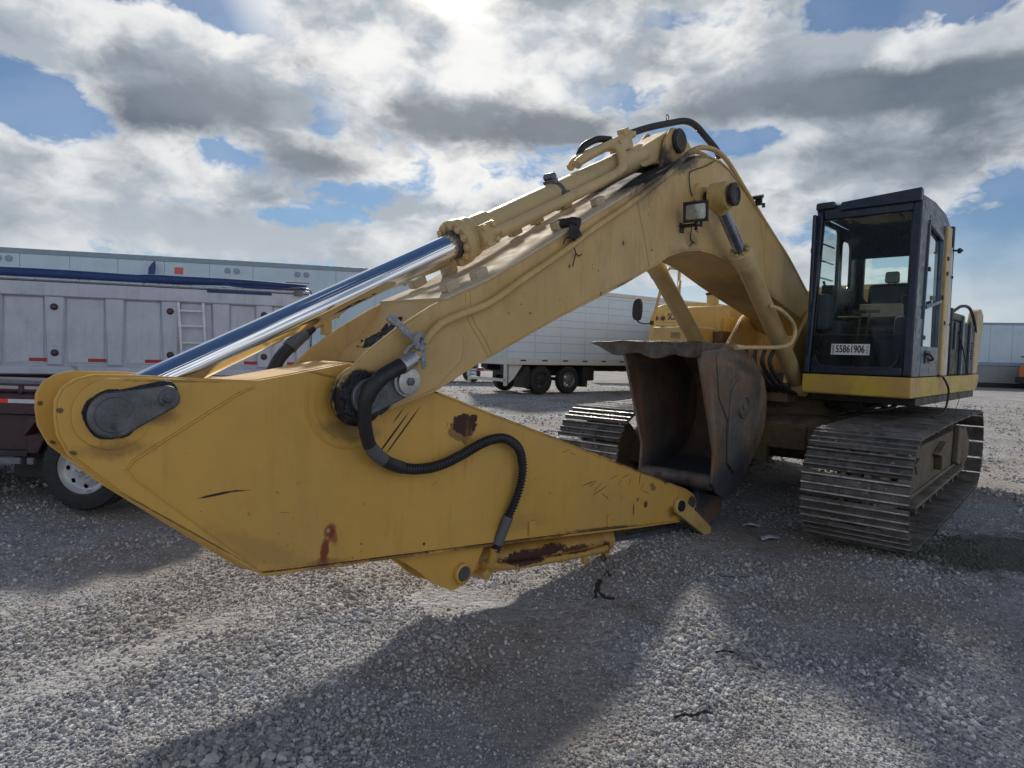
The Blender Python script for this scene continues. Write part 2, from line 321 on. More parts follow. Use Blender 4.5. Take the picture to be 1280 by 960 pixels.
M['boom'] = mat('faded_yellow_boom_paint', YB, .52, var=.12, vscale=1.5, chips=.8, bump=.07, bscale=12, wave=9, spots=boom_spots, streak=.26, grime=.5, tint2=(.55, .37, .13))
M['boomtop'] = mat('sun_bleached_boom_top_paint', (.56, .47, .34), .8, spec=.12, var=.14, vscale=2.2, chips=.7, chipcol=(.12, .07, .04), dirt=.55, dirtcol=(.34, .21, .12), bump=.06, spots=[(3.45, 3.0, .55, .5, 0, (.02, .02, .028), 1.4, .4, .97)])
M['yel'] = mat('worn_yellow_machine_paint', (.60, .42, .15), .48, var=.14, vscale=3, chips=1.0, dirt=.35, dirtcol=(.20, .13, .07), bump=.05, streak=.2, dust=.3)
M['cyl'] = mat('dull_cream_yellow_cylinder_paint', (.57, .42, .21), .5, var=.12, vscale=3, chips=.9, dirt=.35, dirtcol=(.23, .17, .10), bump=.05)
M['skirt'] = mat('yellow_skirt_paint_with_bright_patches', (.50, .31, .08), .45, var=.12, vscale=3, chips=1.1, dirt=.35, spots=[(1.25, 1.31, .02, .04, 0, (.60, .47, .03), .1, .5, .0)], tint2=(.58, .42, .03), grime=.6)
M['chrome'] = mat('polished_chrome_rod', (.86, .88, .92), .07, 1.0, var=.02, rvar=.03)
M['steel'] = mat('dull_grey_steel', (.135, .145, .16), .48, .6, var=.35, vscale=9, dirt=.7, dirtcol=(.035, .035, .04), bump=.25, bscale=40)
M['bright'] = mat('scratched_bright_steel', (.50, .51, .52), .38, .8, var=.2, vscale=20, dirt=.35, dirtcol=(.12, .11, .10), bump=.1)
M['rodd'] = mat('oiled_steel_rod', (.30, .34, .42), .22, .9, var=.25, vscale=7, dirt=.35, dirtcol=(.06, .06, .08))
M['grease'] = mat('black_grease', GREASE, .35, bump=.8, bscale=60, var=.4, vscale=30)
M['grime'] = mat('dull_black_grime', (.014, .014, .018), .85, spec=.1, bump=.8, bscale=60)
M['rubber'] = mat('black_rubber', (.022, .023, .027), .55, var=.25, vscale=12, bump=.1, dust=.15)
M['rubberc'] = mat('ribbed_black_hose_rubber', (.022, .026, .032), .42, var=.2, vscale=12)
M['greyhose'] = mat('grey_hose_sleeve', (.10, .115, .13), .6, var=.2, vscale=10)
M['black'] = mat('black_painted_metal', (.015, .016, .018), .5, var=.3, vscale=5, dirt=.4, dirtcol=(.07, .06, .05), bump=.1)
M['cab'] = mat('dark_blue_black_cab_paint', (.007, .018, .040), .30, var=.3, vscale=4, dirt=.3, dirtcol=(.022, .038, .060), chips=.5, chipcol=(.15, .14, .13), bump=.04)
M['cabin'] = mat('dark_cab_interior_trim', (.038, .05, .072), .8, var=.25, vscale=4)
M['beige'] = mat('beige_cab_trim', (.30, .25, .18), .8, var=.2, vscale=6, dirt=.3)
M['headrest'] = mat('grey_headrest_fabric', (.20, .23, .22), .9)
M['door'] = mat('scuffed_grey_blue_door_paint', (.10, .135, .18), .4, .2, var=.3, vscale=6, dirt=.6, dirtcol=(.03, .035, .045), chips=1.2, chipcol=(.3, .3, .3))
M['track'] = mat('dusty_track_steel', (.125, .118, .114), .58, .35, var=.45, vscale=5, dirt=.9, dirtcol=(.235, .215, .19), bump=.9, bscale=30, dust=.45, tint2=(.060, .052, .048), objr=.28)
M['worn'] = mat('worn_grouser_edge_steel', (.42, .42, .43), .40, .6, var=.5, vscale=9, dirt=.75, dirtcol=(.13, .115, .10), bump=.5, bscale=50, objr=.3)
M['mud'] = mat('dried_grey_mud', (.22, .20, .175), .95, var=.3, vscale=9, bump=.5)
M['under'] = mat('muddy_undercarriage_paint', (.12, .085, .045), .75, var=.35, vscale=4, dirt=.8, dirtcol=(.045, .036, .03), bump=.4, bscale=25, dust=.6)
M['frame'] = mat('muddy_track_frame_steel', (.13, .105, .075), .7, .1, var=.3, vscale=5, dirt=.7, dirtcol=(.055, .045, .04), bump=.35, bscale=25, dust=.5)
M['bucket'] = mat('rusty_bucket_steel', (.165, .130, .108), .52, .1, var=.45, vscale=3.0, dirt=.75, dirtcol=(.055, .065, .072), chips=2.2, chipcol=(.23, .115, .065), bump=.9, bscale=20, streak=.6, tint2=(.21, .125, .080), grime=.8, spots=[(2.60, 1.50, .30, .02, 4, (.26, .15, .09), 1.6, .4, .8), (1.72, 1.25, .06, .30, 15, (.26, .19, .14), 1.3, .5, .7), (2.72, 1.15, .03, .45, -14, (.28, .16, .10), 1.2, .5, .8), (2.1, 1.45, .25, .05, 15, (.06, .055, .05), 1.6, .5, .7), (2.35, .42, .50, .22, -25, (.028, .040, .060), .8, .5, .85), (2.9, .9, .10, .7, 10, (.17, .085, .05), .9, .6, .6), (1.9, 1.15, .12, .3, 0, (.06, .085, .08), 1.2, .5, .6), (2.35, .80, .15, .25, 20, (.07, .095, .10), 1.4, .6, .6)])
M['bucketin'] = mat('bucket_inner_steel', (.085, .066, .06), .65, .1, var=.4, vscale=5, dirt=.6, dirtcol=(.12, .06, .04), bump=.5, bscale=30, streak=.4)
M['lip'] = mat('scoured_lip_steel', (.135, .125, .11), .5, .4, var=.5, vscale=7, dirt=1.0, dirtcol=(.045, .04, .042), chips=1.5, chipcol=(.24, .22, .20), bump=1.0, bscale=22, tint2=(.085, .06, .045), streak=.4)
M['rag'] = mat('weathered_grey_cloth', (.33, .35, .37), .95, var=.4, vscale=60, bump=.8, bscale=120)
M['sticker'] = mat('white_sticker', (.72, .73, .74), .5, var=.05)
M['ink'] = mat('black_ink', (.02, .02, .025), .5, var=.05)
M['lens'] = mat('work_light_lens', (.42, .44, .42), .12, .5, var=.3, vscale=40)
M['silver'] = mat('brushed_aluminium_panel', (.52, .56, .65), .45, .1, var=.10, vscale=2, dirt=.3, dirtcol=(.26, .28, .33), streak=.28, bump=.12, bscale=9, wave=12, grime=.25)
M['silver2'] = mat('aluminium_rail', (.55, .58, .63), .35, .6, var=.1, vscale=4, dirt=.3, dirtcol=(.25, .27, .32), streak=.2)
M['tarp'] = mat('blue_rolled_tarp', (.018, .05, .17), .6, var=.3, vscale=5, bump=.4, bscale=12)
M['redlens'] = mat('red_marker_lens', (.14, .035, .045), .3, var=.1)
M['redtape'] = mat('red_reflective_tape', (.42, .03, .035), .4, var=.15, vscale=9)
M['redbright'] = mat('bright_red_reflective_tape', (.75, .04, .02), .4, var=.1, vscale=9)
M['whitetape'] = mat('white_reflective_tape', (.55, .57, .60), .4, var=.12, vscale=9)
M['van'] = mat('pale_blue_white_trailer_panel', (.48, .60, .70), .4, .05, var=.08, vscale=.8, dirt=.25, dirtcol=(.32, .38, .43), streak=.14)
M['reefer'] = mat('polished_white_trailer_panel', (.62, .72, .83), .40, .05, var=.06, vscale=.9, dirt=.2, dirtcol=(.42, .47, .52))
M['seam'] = mat('panel_seam', (.24, .31, .38), .5, var=.1)
M['maroon'] = mat('dark_maroon_trailer_paint', (.040, .014, .024), .38, var=.3, vscale=4, dirt=.5, dirtcol=(.05, .04, .045), chips=.7, chipcol=(.16, .12, .11))
M['deck'] = mat('weathered_deck_edge', (.20, .20, .24), .7, .3, var=.3, vscale=8, dirt=.5)
M['tyre'] = mat('dusty_tyre_rubber', (.020, .021, .024), .7, var=.3, vscale=8, dust=.25, bump=.15)
M['alloy'] = mat('aluminium_wheel', (.55, .57, .61), .35, .6, var=.06, vscale=3, dirt=.10, dirtcol=(.3, .3, .3))
M['dullrim'] = mat('black_dirty_wheel', (.03, .03, .033), .7)
M['greyrim'] = mat('grey_dirty_wheel', (.20, .21, .23), .5, .5, dirt=.6, dirtcol=(.05, .05, .05))
M['white'] = mat('white_painted_metal', (.62, .62, .60), .45, var=.08, dirt=.3, dirtcol=(.3, .28, .25))
M['skirtg'] = mat('grey_trailer_skirt', (.27, .29, .29), .6, var=.1)
M['orange'] = mat('orange_truck_paint', (.62, .17, .02), .4, var=.12)
M['amber'] = mat('amber_lens', (.62, .16, .02), .3, var=.1)
M['bus'] = mat('school_bus_yellow_paint', (.66, .43, .12), .4, var=.06, dirt=.15)
M['debris'] = mat('torn_black_rubber', (.02, .02, .022), .7, bump=.6, bscale=50)
M['scrap'] = mat('pale_plastic_scrap', (.45, .50, .55), .5, var=.2, vscale=20)
M['algae'] = mat('dark_green_algae_clumps', (.018, .035, .016), .9, var=.4, vscale=20)

def glass(name, tint, dens, cap=.30, ior=1.3):
    g = bpy.data.materials.new(name); g.use_nodes = True; nt = g.node_tree; nt.nodes.clear(); N = NT(nt)
    co = N.n('ShaderNodeTexCoord').outputs['Object']
    fr = N.m('MINIMUM', N.n('ShaderNodeFresnel', ins={'IOR': ior}).outputs[0], cap)
    tr = N.n('ShaderNodeBsdfTransparent', ins={'Color': (*tint, 1)})
    gl = N.n('ShaderNodeBsdfGlossy', ins={'Color': (.9, .95, 1, 1), 'Roughness': .03})
    df = N.n('ShaderNodeBsdfDiffuse', ins={'Color': (.30, .34, .33, 1)})
    a = N.n('ShaderNodeMixShader', ins={0: N.lin(N.noise(co, 3, 5, .6), .3, .75, dens * .2, dens), 1: tr.outputs[0], 2: df.outputs[0]})
    b = N.n('ShaderNodeMixShader', ins={0: N.m('MULTIPLY', fr, .9), 1: a.outputs[0], 2: gl.outputs[0]})
    N.n('ShaderNodeOutputMaterial', ins={0: b.outputs[0]}); return g
M['glass'] = glass('tinted_cab_glass', (.86, .94, .91), .05)
M['glassdoor'] = glass('reflective_door_glass', (.66, .80, .80), .10, .80, 1.6)
M['glasslow'] = glass('dusty_dark_lower_cab_glass', (.30, .44, .46), .09)

# ------------------------------------------------------------------ ground
def gheight(x, y):
    h = .030 * np.sin(x * .9 + 1.3 * np.sin(y * .5)) * np.sin(y * .7 + .4) + .016 * np.sin(x * 2.3 + y * 1.1) + .010 * np.sin(3.7 * y - 1.9 * x + 1)
    h = h * np.clip(1.2 - .05 * np.hypot(x, y), 0.12, 1)
    h = h + .085 * np.exp(-(((x + 1.20) / .42) ** 2 + ((y - 2.30) / .22) ** 2)) + .035 * np.exp(-(((x - .35) / .8) ** 2 + ((y - 2.35) / .35) ** 2)) + .03 * np.exp(-(((x - 1.4) / .7) ** 2 + ((y - 3.1) / .35) ** 2))
    h = h - .022 * np.exp(-((x * .83 + y * .55 - 2.2 + .1 * np.sin(y * 1.3)) / .16) ** 2) - .022 * np.exp(-((x * .83 + y * .55 - 4.1 + .1 * np.sin(y * 1.1)) / .16) ** 2) + .014 * np.exp(-((x * .83 + y * .55 - 2.45) / .12) ** 2)
    return h - .035
def ground_mesh():
    rr = np.concatenate([np.linspace(.6, 12, 190), np.geomspace(12.3, 900, 60)]); th = np.linspace(-PI, PI, 361)
    X = np.outer(rr, np.sin(th)); Y = np.outer(rr, np.cos(th)); Z = gheight(X, Y); Z = np.where(np.hypot(X, Y) > 60, -.03, Z)
    v = np.stack([X.ravel(), Y.ravel(), Z.ravel()], 1); n = len(th); i = np.arange(len(rr) - 1)[:, None]; k = np.arange(n - 1)[None]
    f = np.stack([i * n + k, (i + 1) * n + k, (i + 1) * n + k + 1, i * n + k + 1], -1).reshape(-1, 4)
    me = bpy.data.meshes.new('ground'); fl = f.tolist() + [tuple(range(n - 1))]
    me.from_pydata(v.tolist(), [], fl)
    me.polygons.foreach_set('use_smooth', [True] * len(me.polygons)); me.update(); return me
def ground_mat():
    g = bpy.data.materials.new('gravel_ground'); g.use_nodes = True; nt = g.node_tree; nt.nodes.clear(); N = NT(nt)
    co = N.n('ShaderNodeNewGeometry').outputs['Position']
    v1 = N.n('ShaderNodeTexVoronoi', ins={'Vector': co, 'Scale': 62.0}); v2 = N.n('ShaderNodeTexVoronoi', ins={'Vector': co, 'Scale': 24.0}); v3 = N.n('ShaderNodeTexVoronoi', ins={'Vector': co, 'Scale': 8.0})
    def g2(v): return N.n('ShaderNodeSeparateColor', ins={0: v.outputs['Color']}).outputs[0]
    c = N.mix(g2(v1), (.17, .17, .175), (.52, .52, .53)); c2 = N.mix(g2(v2), (.18, .185, .20), (.60, .60, .61)); c3 = N.mix(g2(v3), (.27, .27, .275), (.46, .46, .47))
    c = N.mix(.45, c, c2); c = N.mix(.3, c, c3)
    big = N.noise(co, .55, 6, .62); med = N.noise(N.mapv(co, (4, 2, 0)), 1.9, 6, .65)
    c = N.mix(N.ss(big, .40, .62, 0, .55), c, (.26, .215, .17)); c = N.mix(N.ss(med, .50, .72, 0, .45), c, (.13, .11, .095))
    # damp green algae by the track
    v = N.mapv(co, (4.25, 5.35, 0), (0, 0, R(15)), (1.15, .55, 1e3), 'TEXTURE'); L = N.n('ShaderNodeVectorMath', operation='LENGTH', ins={0: v}).outputs['Value']
    L = N.m('ADD', L, N.m('MULTIPLY', N.m('SUBTRACT', N.noise(co, 3.5, 7, .7), .5), 2.2)); c = N.mix(N.ss(L, .7, 1.2, .75, 0), c, (.035, .06, .03))
    b = N.n('ShaderNodeBsdfPrincipled', ins={'Base Color': c, 'Roughness': .92, 'Specular IOR Level': .2})
    h = N.m('ADD', N.m('MULTIPLY', v1.outputs['Distance'], -.5), N.m('ADD', N.m('MULTIPLY', v2.outputs['Distance'], -.9), N.m('MULTIPLY', N.noise(co, 120, 3, .6), .3)))
    nt.links.new(N.n('ShaderNodeBump', ins={'Strength': .9, 'Distance': .018, 'Height': h}).outputs[0], b.inputs['Normal'])
    N.n('ShaderNodeOutputMaterial', ins={0: b.outputs[0]}); return g
gme = ground_mesh(); gme.materials.append(ground_mat())
ground = bpy.data.objects.new('gravel_ground', gme); COL.objects.link(ground); tag(ground, 'grey crushed gravel yard with brown dusty patches', kind='structure')

def stone_mat():
    g = bpy.data.materials.new('crushed_stone'); g.use_nodes = True; nt = g.node_tree; nt.nodes.clear(); N = NT(nt)
    rnd = N.n('ShaderNodeObjectInfo').outputs['Random']; r = N.n('ShaderNodeValToRGB', ins={0: rnd}); e = r.color_ramp.elements
    e[0].position = 0; e[0].color = (.15, .155, .175, 1); e[1].position = 1; e[1].color = (.80, .80, .80, 1)
    for p, c in ((.18, (.26, .275, .32, 1)), (.45, (.38, .40, .44, 1)), (.62, (.41, .395, .37, 1)), (.82, (.58, .59, .61, 1))):
        q = e.new(p); q.color = c
    pos = N.n('ShaderNodeNewGeometry').outputs['Position']
    c = N.mix(N.ss(N.noise(pos, 90, 3, .6), .4, .7, 0, .4), r.outputs[0], (.2, .19, .18))
    med = N.noise(N.mapv(pos, (4, 2, 0)), 1.9, 6, .65); c = N.mix(N.ss(med, .50, .72, 0, .45), c, (.15, .125, .105))
    big = N.noise(pos, .55, 6, .62); c = N.mix(N.ss(big, .40, .62, 0, .36), c, (.32, .27, .22))
    v = N.mapv(pos, (4.25, 5.35, 0), (0, 0, R(15)), (1.15, .55, 1e3), 'TEXTURE'); L = N.n('ShaderNodeVectorMath', operation='LENGTH', ins={0: v}).outputs['Value']
    L = N.m('ADD', L, N.m('MULTIPLY', N.m('SUBTRACT', N.noise(pos, 3.5, 7, .7), .5), 2.2)); c = N.mix(N.ss(L, .7, 1.2, .8, 0), c, (.04, .065, .035))
    b = N.n('ShaderNodeBsdfPrincipled', ins={'Base Color': c, 'Roughness': .85, 'Specular IOR Level': .3}); N.n('ShaderNodeOutputMaterial', ins={0: b.outputs[0]}); return g
SM = stone_mat()
stones = []
scol = bpy.data.collections.new('stone_shapes')
for i in range(7):
    bm = bmesh.new(); bmesh.ops.create_icosphere(bm, subdivisions=2 if i < 4 else 1, radius=1)
    ax = Vector((random.uniform(.75, 1.3), random.uniform(.65, 1.0), random.uniform(.5, .8)))
    pl = [(Vector((random.gauss(0, 1), random.gauss(0, 1), random.gauss(0, 1))).normalized(), random.uniform(.55, .85)) for _ in range(9)]
    for v in bm.verts:
        for nrm, d in pl:
            e_ = v.co.dot(nrm) - d
            if e_ > 0: v.co -= nrm * e_
        v.co = Vector((v.co.x * ax.x, v.co.y * ax.y, v.co.z * ax.z)) * (1 + random.uniform(-.04, .04))
    me = bpy.data.meshes.new('stone_shape'); bm.to_mesh(me); bm.free(); me.materials.append(SM); me.polygons.foreach_set('use_smooth', [False] * len(me.polygons))
    o = bpy.data.objects.new('stone_shape', me); scol.objects.link(o); stones.append(o)

def gravel(name, n, rmin, rmax, powr, smin, smax, half, label, lump=0):
    u = rng.random(n); r = (rmin ** (2 - powr) + u * (rmax ** (2 - powr) - rmin ** (2 - powr))) ** (1 / (2 - powr)) if powr != 2 else rmin * (rmax / rmin) ** u
    th = rng.uniform(-half, half, n) + .02; X = r * np.sin(th); Y = r * np.cos(th)
    f = np.sin(X * 2.1 + 1.7 * np.sin(Y * 1.7)) * np.sin(Y * 2.6 + 1.2 * np.sin(X * 1.9 + 2)) + .5 * np.sin(X * 5.2 - Y * 3.1)
    S = smin * (smax / smin) ** (rng.random(n) ** 2.2) * np.clip(.85 + .35 * f, .5, 1.35)
    cull = np.sin(X * 1.3 + 2.0 * np.sin(Y * .8 + 1)) * np.sin(Y * 1.15 + 1.4 * np.sin(X * 1.1)) + .55 * np.sin(X * 3.1 + Y * 2.3 + 1.2 * np.sin(Y * 3)) + .3 * np.sin(7 * X - 5 * Y)
    keep = rng.random(n) < np.clip(1.0 - 1.1 * (cull - .25) * (1 if smax < .025 else 1.8), .12, 1); X, Y, S = X[keep], Y[keep], S[keep]; n = len(X)
    if lump:
        k = np.exp(-(((X + 1.20) / .45) ** 2 + ((Y - 2.30) / .25) ** 2)); S = S * (1 + .9 * k)
    Z = gheight(X, Y) + S * .25
    me = bpy.data.meshes.new(name); me.vertices.add(n); me.vertices.foreach_set('co', np.stack([X, Y, Z], 1).ravel())
    a = me.attributes.new('scl', 'FLOAT', 'POINT'); a.data.foreach_set('value', S)
    a = me.attributes.new('rot', 'FLOAT_VECTOR', 'POINT'); a.data.foreach_set('vector', (rng.random(n * 3) * np.tile([.9, .9, 6.28], n)))
    a = me.attributes.new('idx', 'INT', 'POINT'); a.data.foreach_set('value', rng.integers(0, 7, n))
    o = bpy.data.objects.new(name, me); COL.objects.link(o)
    ng = bpy.data.node_groups.new(name, 'GeometryNodeTree'); ng.interface.new_socket('Geometry', in_out='INPUT', socket_type='NodeSocketGeometry'); ng.interface.new_socket('Geometry', in_out='OUTPUT', socket_type='NodeSocketGeometry')
    G = NT(ng); gi = G.n('NodeGroupInput'); go = G.n('NodeGroupOutput')
    ci = G.n('GeometryNodeCollectionInfo', ins={'Collection': scol, 'Separate Children': True, 'Reset Children': True})
    def at(nm, t): 
        q = G.n('GeometryNodeInputNamedAttribute', data_type=t, ins={'Name': nm}); return [s_ for s_ in q.outputs if s_.enabled][0]
    m2p = G.n('GeometryNodeMeshToPoints', ins={'Mesh': gi.outputs[0]})
    ip = G.n('GeometryNodeInstanceOnPoints', ins={'Points': m2p.outputs[0], 'Instance': ci.outputs[0], 'Pick Instance': True, 'Instance Index': at('idx', 'INT'), 'Rotation': at('rot', 'FLOAT_VECTOR'), 'Scale': at('scl', 'FLOAT')})
    ng.links.new(ip.outputs[0], go.inputs[0])
    md = o.modifiers.new('gravel', 'NODES'); md.node_group = ng
    return tag(o, label, kind='stuff')
gravel('loose_gravel', 150000, 1.6, 9.5, 1.9, .0065, .017, R(52), 'small grey crushed stones covering the yard in the foreground', 1)
gravel('coarse_gravel', 20000, 1.7, 9.0, 1.8, .011, .025, R(52), 'larger pale broken stones strewn and heaped in the foreground', 1)
gravel('distant_gravel', 55000, 8.5, 34, 1.75, .014, .045, R(48), 'coarser stones lying in the yard further off')

# ================================================================== EXCAVATOR (local frame: x towards its front, y to its left, z up)
A_UP, A_UN = R(44.118), R(41.334)
exc = empty('excavator', (3.349, 7.778, 0), -PI / 2 - A_UP)
tag(exc, 'large yellow crawler excavator with folded boom and stick, dark cab and curled rusty bucket', 'excavator')
REL = A_UP - A_UN

# ---------------- undercarriage
TL, TH, TW, TG = 4.81, .955, .794, 2.586
def track_path(d):                       # d along centreline of shoes -> (x,z,angle)
    r = TH / 2 - .02; st = TL - TH; P_ = 2 * st + 2 * PI * r; d = d % P_
    if d < st: return (-st / 2 + d, TH - .02, 0.0, d)
    d -= st
    if d < PI * r:
        a = PI / 2 - d / r; return (st / 2 + r * math.cos(a), TH / 2 + r * math.sin(a), a - PI / 2, 0)
    d -= PI * r
    if d < st: return (st / 2 - d, .02, PI, 0)
    d -= st; a = -PI / 2 - d / r; return (-st / 2 + r * math.cos(a), TH / 2 + r * math.sin(a), a - PI / 2, 0)
PER = 2 * (TL - TH) + 2 * PI * (TH / 2 - .02); NS = 50; PITCH = PER / NS
def shoe_mesh():
    b = MB(); w = TW / 2; h = PITCH / 2
    prof = [(-h + .007, -.006), (-h + .007, .004), (-h + .012, .008), (-h + .020, .030), (-h + .034, .030), (-h + .042, .006),
            (-.014, .006), (-.008, .028), (.006, .028), (.012, .006), (h - .054, .006), (h - .046, .029), (h - .032, .029), (h - .024, .008), (h - .013, .002), (h - .013, -.008)]
    b.prism(prof, -w, w)
    n = len(prof)
    for i in (3, 7, 11): b.mi[2 + (i)] = 1
    b.cur = 0
    for y in (-.15, -.08, .08, .15):
        for x in (-.038, .036): b.cyl((x, y, .002), (x, y, .020), .014, n=6)
    return b
tracks = []
shoe0 = None
for side, nm in ((1, 'left'), (-1, 'right')):
    y = side * TG / 2
    tb = MB()
    for yy in (-.085, .085):             # chain links
        for i in range(NS):
            x, z, a, _ = track_path(i * PITCH); c, s = math.cos(a), math.sin(a); z += .022 * math.sin(PI * _ / (TL - TH)) if _ else 0
            tb.box((x + s * .045, yy, z - c * .045), (PITCH * 1.02, .035, .085), Matrix.Rotation(-a, 3, 'Y'))
    tr = tb.build('track', M['track'], exc); tr.location = (0, 0, 0); tr.rotation_euler = (0, 0, REL)
    # put geometry at the right side of the machine
    for v in tr.data.vertices: v.co.y += y
    tr['label'] = 'crawler track under the cab' if side > 0 else 'crawler track behind the bucket'
    if shoe0 is None: shoe0 = shoe_mesh().build('track_shoe', [M['track'], M['worn']], tr, bevel=.002, seg=1); sh = shoe0
    for i in range(NS):
        x, z, a, st = track_path((i + .35) * PITCH)
        if st: z += .022 * math.sin(PI * st / (TL - TH)) * 1.0
        o = shoe0 if (side > 0 and i == 0) else dup(shoe0, tr)
        o.location = (x, y, z); o.rotation_euler = (0, -a, 0)
        o.rotation_euler = (random.uniform(-.004, .004), -a + random.uniform(-.05, .05), random.uniform(-.006, .006))
    q = MB()
    for k in range(260):
        x, z, a, st = track_path(random.uniform(0, PER)); yy = y + random.uniform(-.36, .36) ; r_ = random.uniform(.006, .022)
        if st and z > .5: z += .022 * math.sin(PI * st / (TL - TH))
        nx, nz = math.sin(-a), math.cos(a); q.lathe([(0, -.004), (r_, .0), (r_ * .7, r_ * .6), (0, r_ * .8)], (x + nx * .006, yy, z + nz * .006), (nx, random.uniform(-.2, .2), nz), 6)
    o = q.build('packed_mud', M['mud'], tr); o['kind'] = 'stuff'
    # frame beam, idler, sprocket, rollers
    fb = MB(); yb = y
    fb.prism([(-1.75, .30), (-1.75, .62), (-1.2, .74), (.9, .74), (1.35, .66), (1.75, .56), (1.75, .36), (1.4, .28)], yb - .20, yb + .20)
    fb.bx(-1.6, 1.5, yb - .30, yb + .30, .255, .285)
    fb.prism([(1.2, .40), (1.85, .40), (1.95, .50), (1.85, .60), (1.2, .60)], yb + side * .205, yb + side * .235)
    fb.prism([(-1.62, .74), (-1.30, .80), (-1.22, .36), (-1.50, .30)], yb + side * .20, yb + side * .26); fb.bx(-1.6, 1.4, yb + side * .20, yb + side * .225, .30, .34)
    fb.prism([(1.30, .62), (1.02, .66), (1.0, .58), (1.2, .52)], yb + side * .20, yb + side * .25)
    fr = fb.build('track_frame', M['frame'], exc, bevel=.012); fr.rotation_euler = (0, 0, REL)
    q = MB(); q.lathe([(.10, -.16), (.34, -.16), (.38, -.10), (.38, -.05), (.42, -.04), (.42, .04), (.38, .05), (.38, .10), (.34, .16), (.10, .16)], (TL / 2 - TH / 2, y, TH / 2), (0, 1, 0), 40); q.build('idler', M['frame'], fr)
    q = MB(); q.lathe([(.12, -.26), (.27, -.24), (.29, -.05), (.33, -.03), (.33, .03), (.29, .05), (.27, .24), (.12, .28)], (-TL / 2 + TH / 2, y, TH / 2), (0, 1, 0), 40)
    for k in range(21):
        a = 2 * PI * k / 21; q.box((-TL / 2 + TH / 2 + .36 * math.cos(a), y, TH / 2 + .36 * math.sin(a)), (.09, .06, .05), Matrix.Rotation(-a, 3, 'Y'))
    q.build('sprocket', M['frame'], fr)
    q = MB(); q.prism([(.15, .60), (-.35, .70), (-.40, .62), (-.12, .58), (-.10, .42), (-.02, .42), (.0, .56)], yb + side * .20, yb + side * .27); q.build('guide_guard', M['under'], fr, bevel=.01)
    rl = None
    for k in range(9):
        x = -1.5 + k * .375
        if rl is None:
            q = MB(); q.lathe([(.05, -.24), (.06, -.15), (.12, -.14), (.12, -.10), (.085, -.09), (.085, .09), (.12, .10), (.12, .14), (.06, .15), (.05, .24)], (0, 0, 0), (0, 1, 0), 20); rl = q.build('track_roller', M['track'], fr); rl.location = (x, y, .19)
        else: dup(rl, fr, (x, y, .19))
    q = MB(); q.lathe([(.05, -.14), (.08, -.12), (.08, .12), (.05, .14)], (0, 0, 0), (0, 1, 0), 16); cr = q.build('carrier_roller', M['track'], fr); cr.location = (.7, y, .80); dup(cr, fr, (-.7, y, .80))
q = MB(); q.prism([(-.95, .62), (-.95, .86), (-.7, .95), (.7, .95), (.95, .86), (.95, .62), (.7, .46), (-.7, .46)], -.72, .72)
for sx in (1, -1):
    for sy in (1, -1):
        q.add([(sx * .35, sy * .6, .90), (sx * .95, sy * .6, .86), (sx * 1.35, sy * 1.12, .70), (sx * .75, sy * 1.12, .74), (sx * .35, sy * .6, .48), (sx * .95, sy * .6, .52), (sx * 1.35, sy * 1.12, .36), (sx * .75, sy * 1.12, .36)], [(0, 1, 2, 3), (4, 7, 6, 5), (0, 4, 5, 1), (1, 5, 6, 2), (2, 6, 7, 3), (3, 7, 4, 0)])
q.bx(.95, 1.02, -.5, .5, .60, .84); q.bx(.955, 1.06, -.12, .12, .44, .66)
cbd = q.build('carbody', M['under'], exc, bevel=.01); cbd.rotation_euler = (0, 0, REL)
q = MB(); q.lathe([(.68, .93), (.74, .93), (.74, 1.02), (.70, 1.02), (.70, 1.12), (.60, 1.12)], (0, 0, 0), (0, 0, 1), 64)
for k in range(36):
    a = 2 * PI * k / 36; q.cyl((.72 * math.cos(a), .72 * math.sin(a), 1.02), (.72 * math.cos(a), .72 * math.sin(a), 1.045), .018, n=6)
q.build('swing_bearing', M['under'], exc)

# ---------------- upper structure
q = MB()
q.prism([(.75, 1.12), (.75, 1.40), (-2.0, 1.40), (-2.0, 1.12)], -1.35, .50); q.bx(-2.0, .2, .50, 1.15, 1.12, 1.40)
q.bx(.75, 1.15, -.40, .40, 1.10, 1.30); q.bx(.60, 1.10, -1.40, -.62, 1.15, 1.30)
q.build('upper_frame', M['under'], exc, bevel=.01)
for sy in (1, -1):
    q = MB(); q.prism([(1.15, 1.25), (1.05, 1.62), (.62, 2.02), (.30, 2.16), (.02, 2.14), (-.25, 1.85), (-.55, 1.42), (-.55, 1.25)], sy * .345, sy * .385); q.build('boom_foot_bracket', M['yel'], exc, bevel=.006)
q = MB(); q.bx(.50, .53, .40, .56, 1.42, 1.98); q.build('front_panel', M['yel'], exc, bevel=.006)
q = MB(); q.bx(.24, .50, -.66, -.63, 1.42, 2.04); q.bx(.2, .24, -.66, -.40, 1.42, 2.02)
q.bx(.50, .56, -.70, -.66, 1.42, 2.07); q.build('tank_side_panel', M['yel'], exc, bevel=.006)
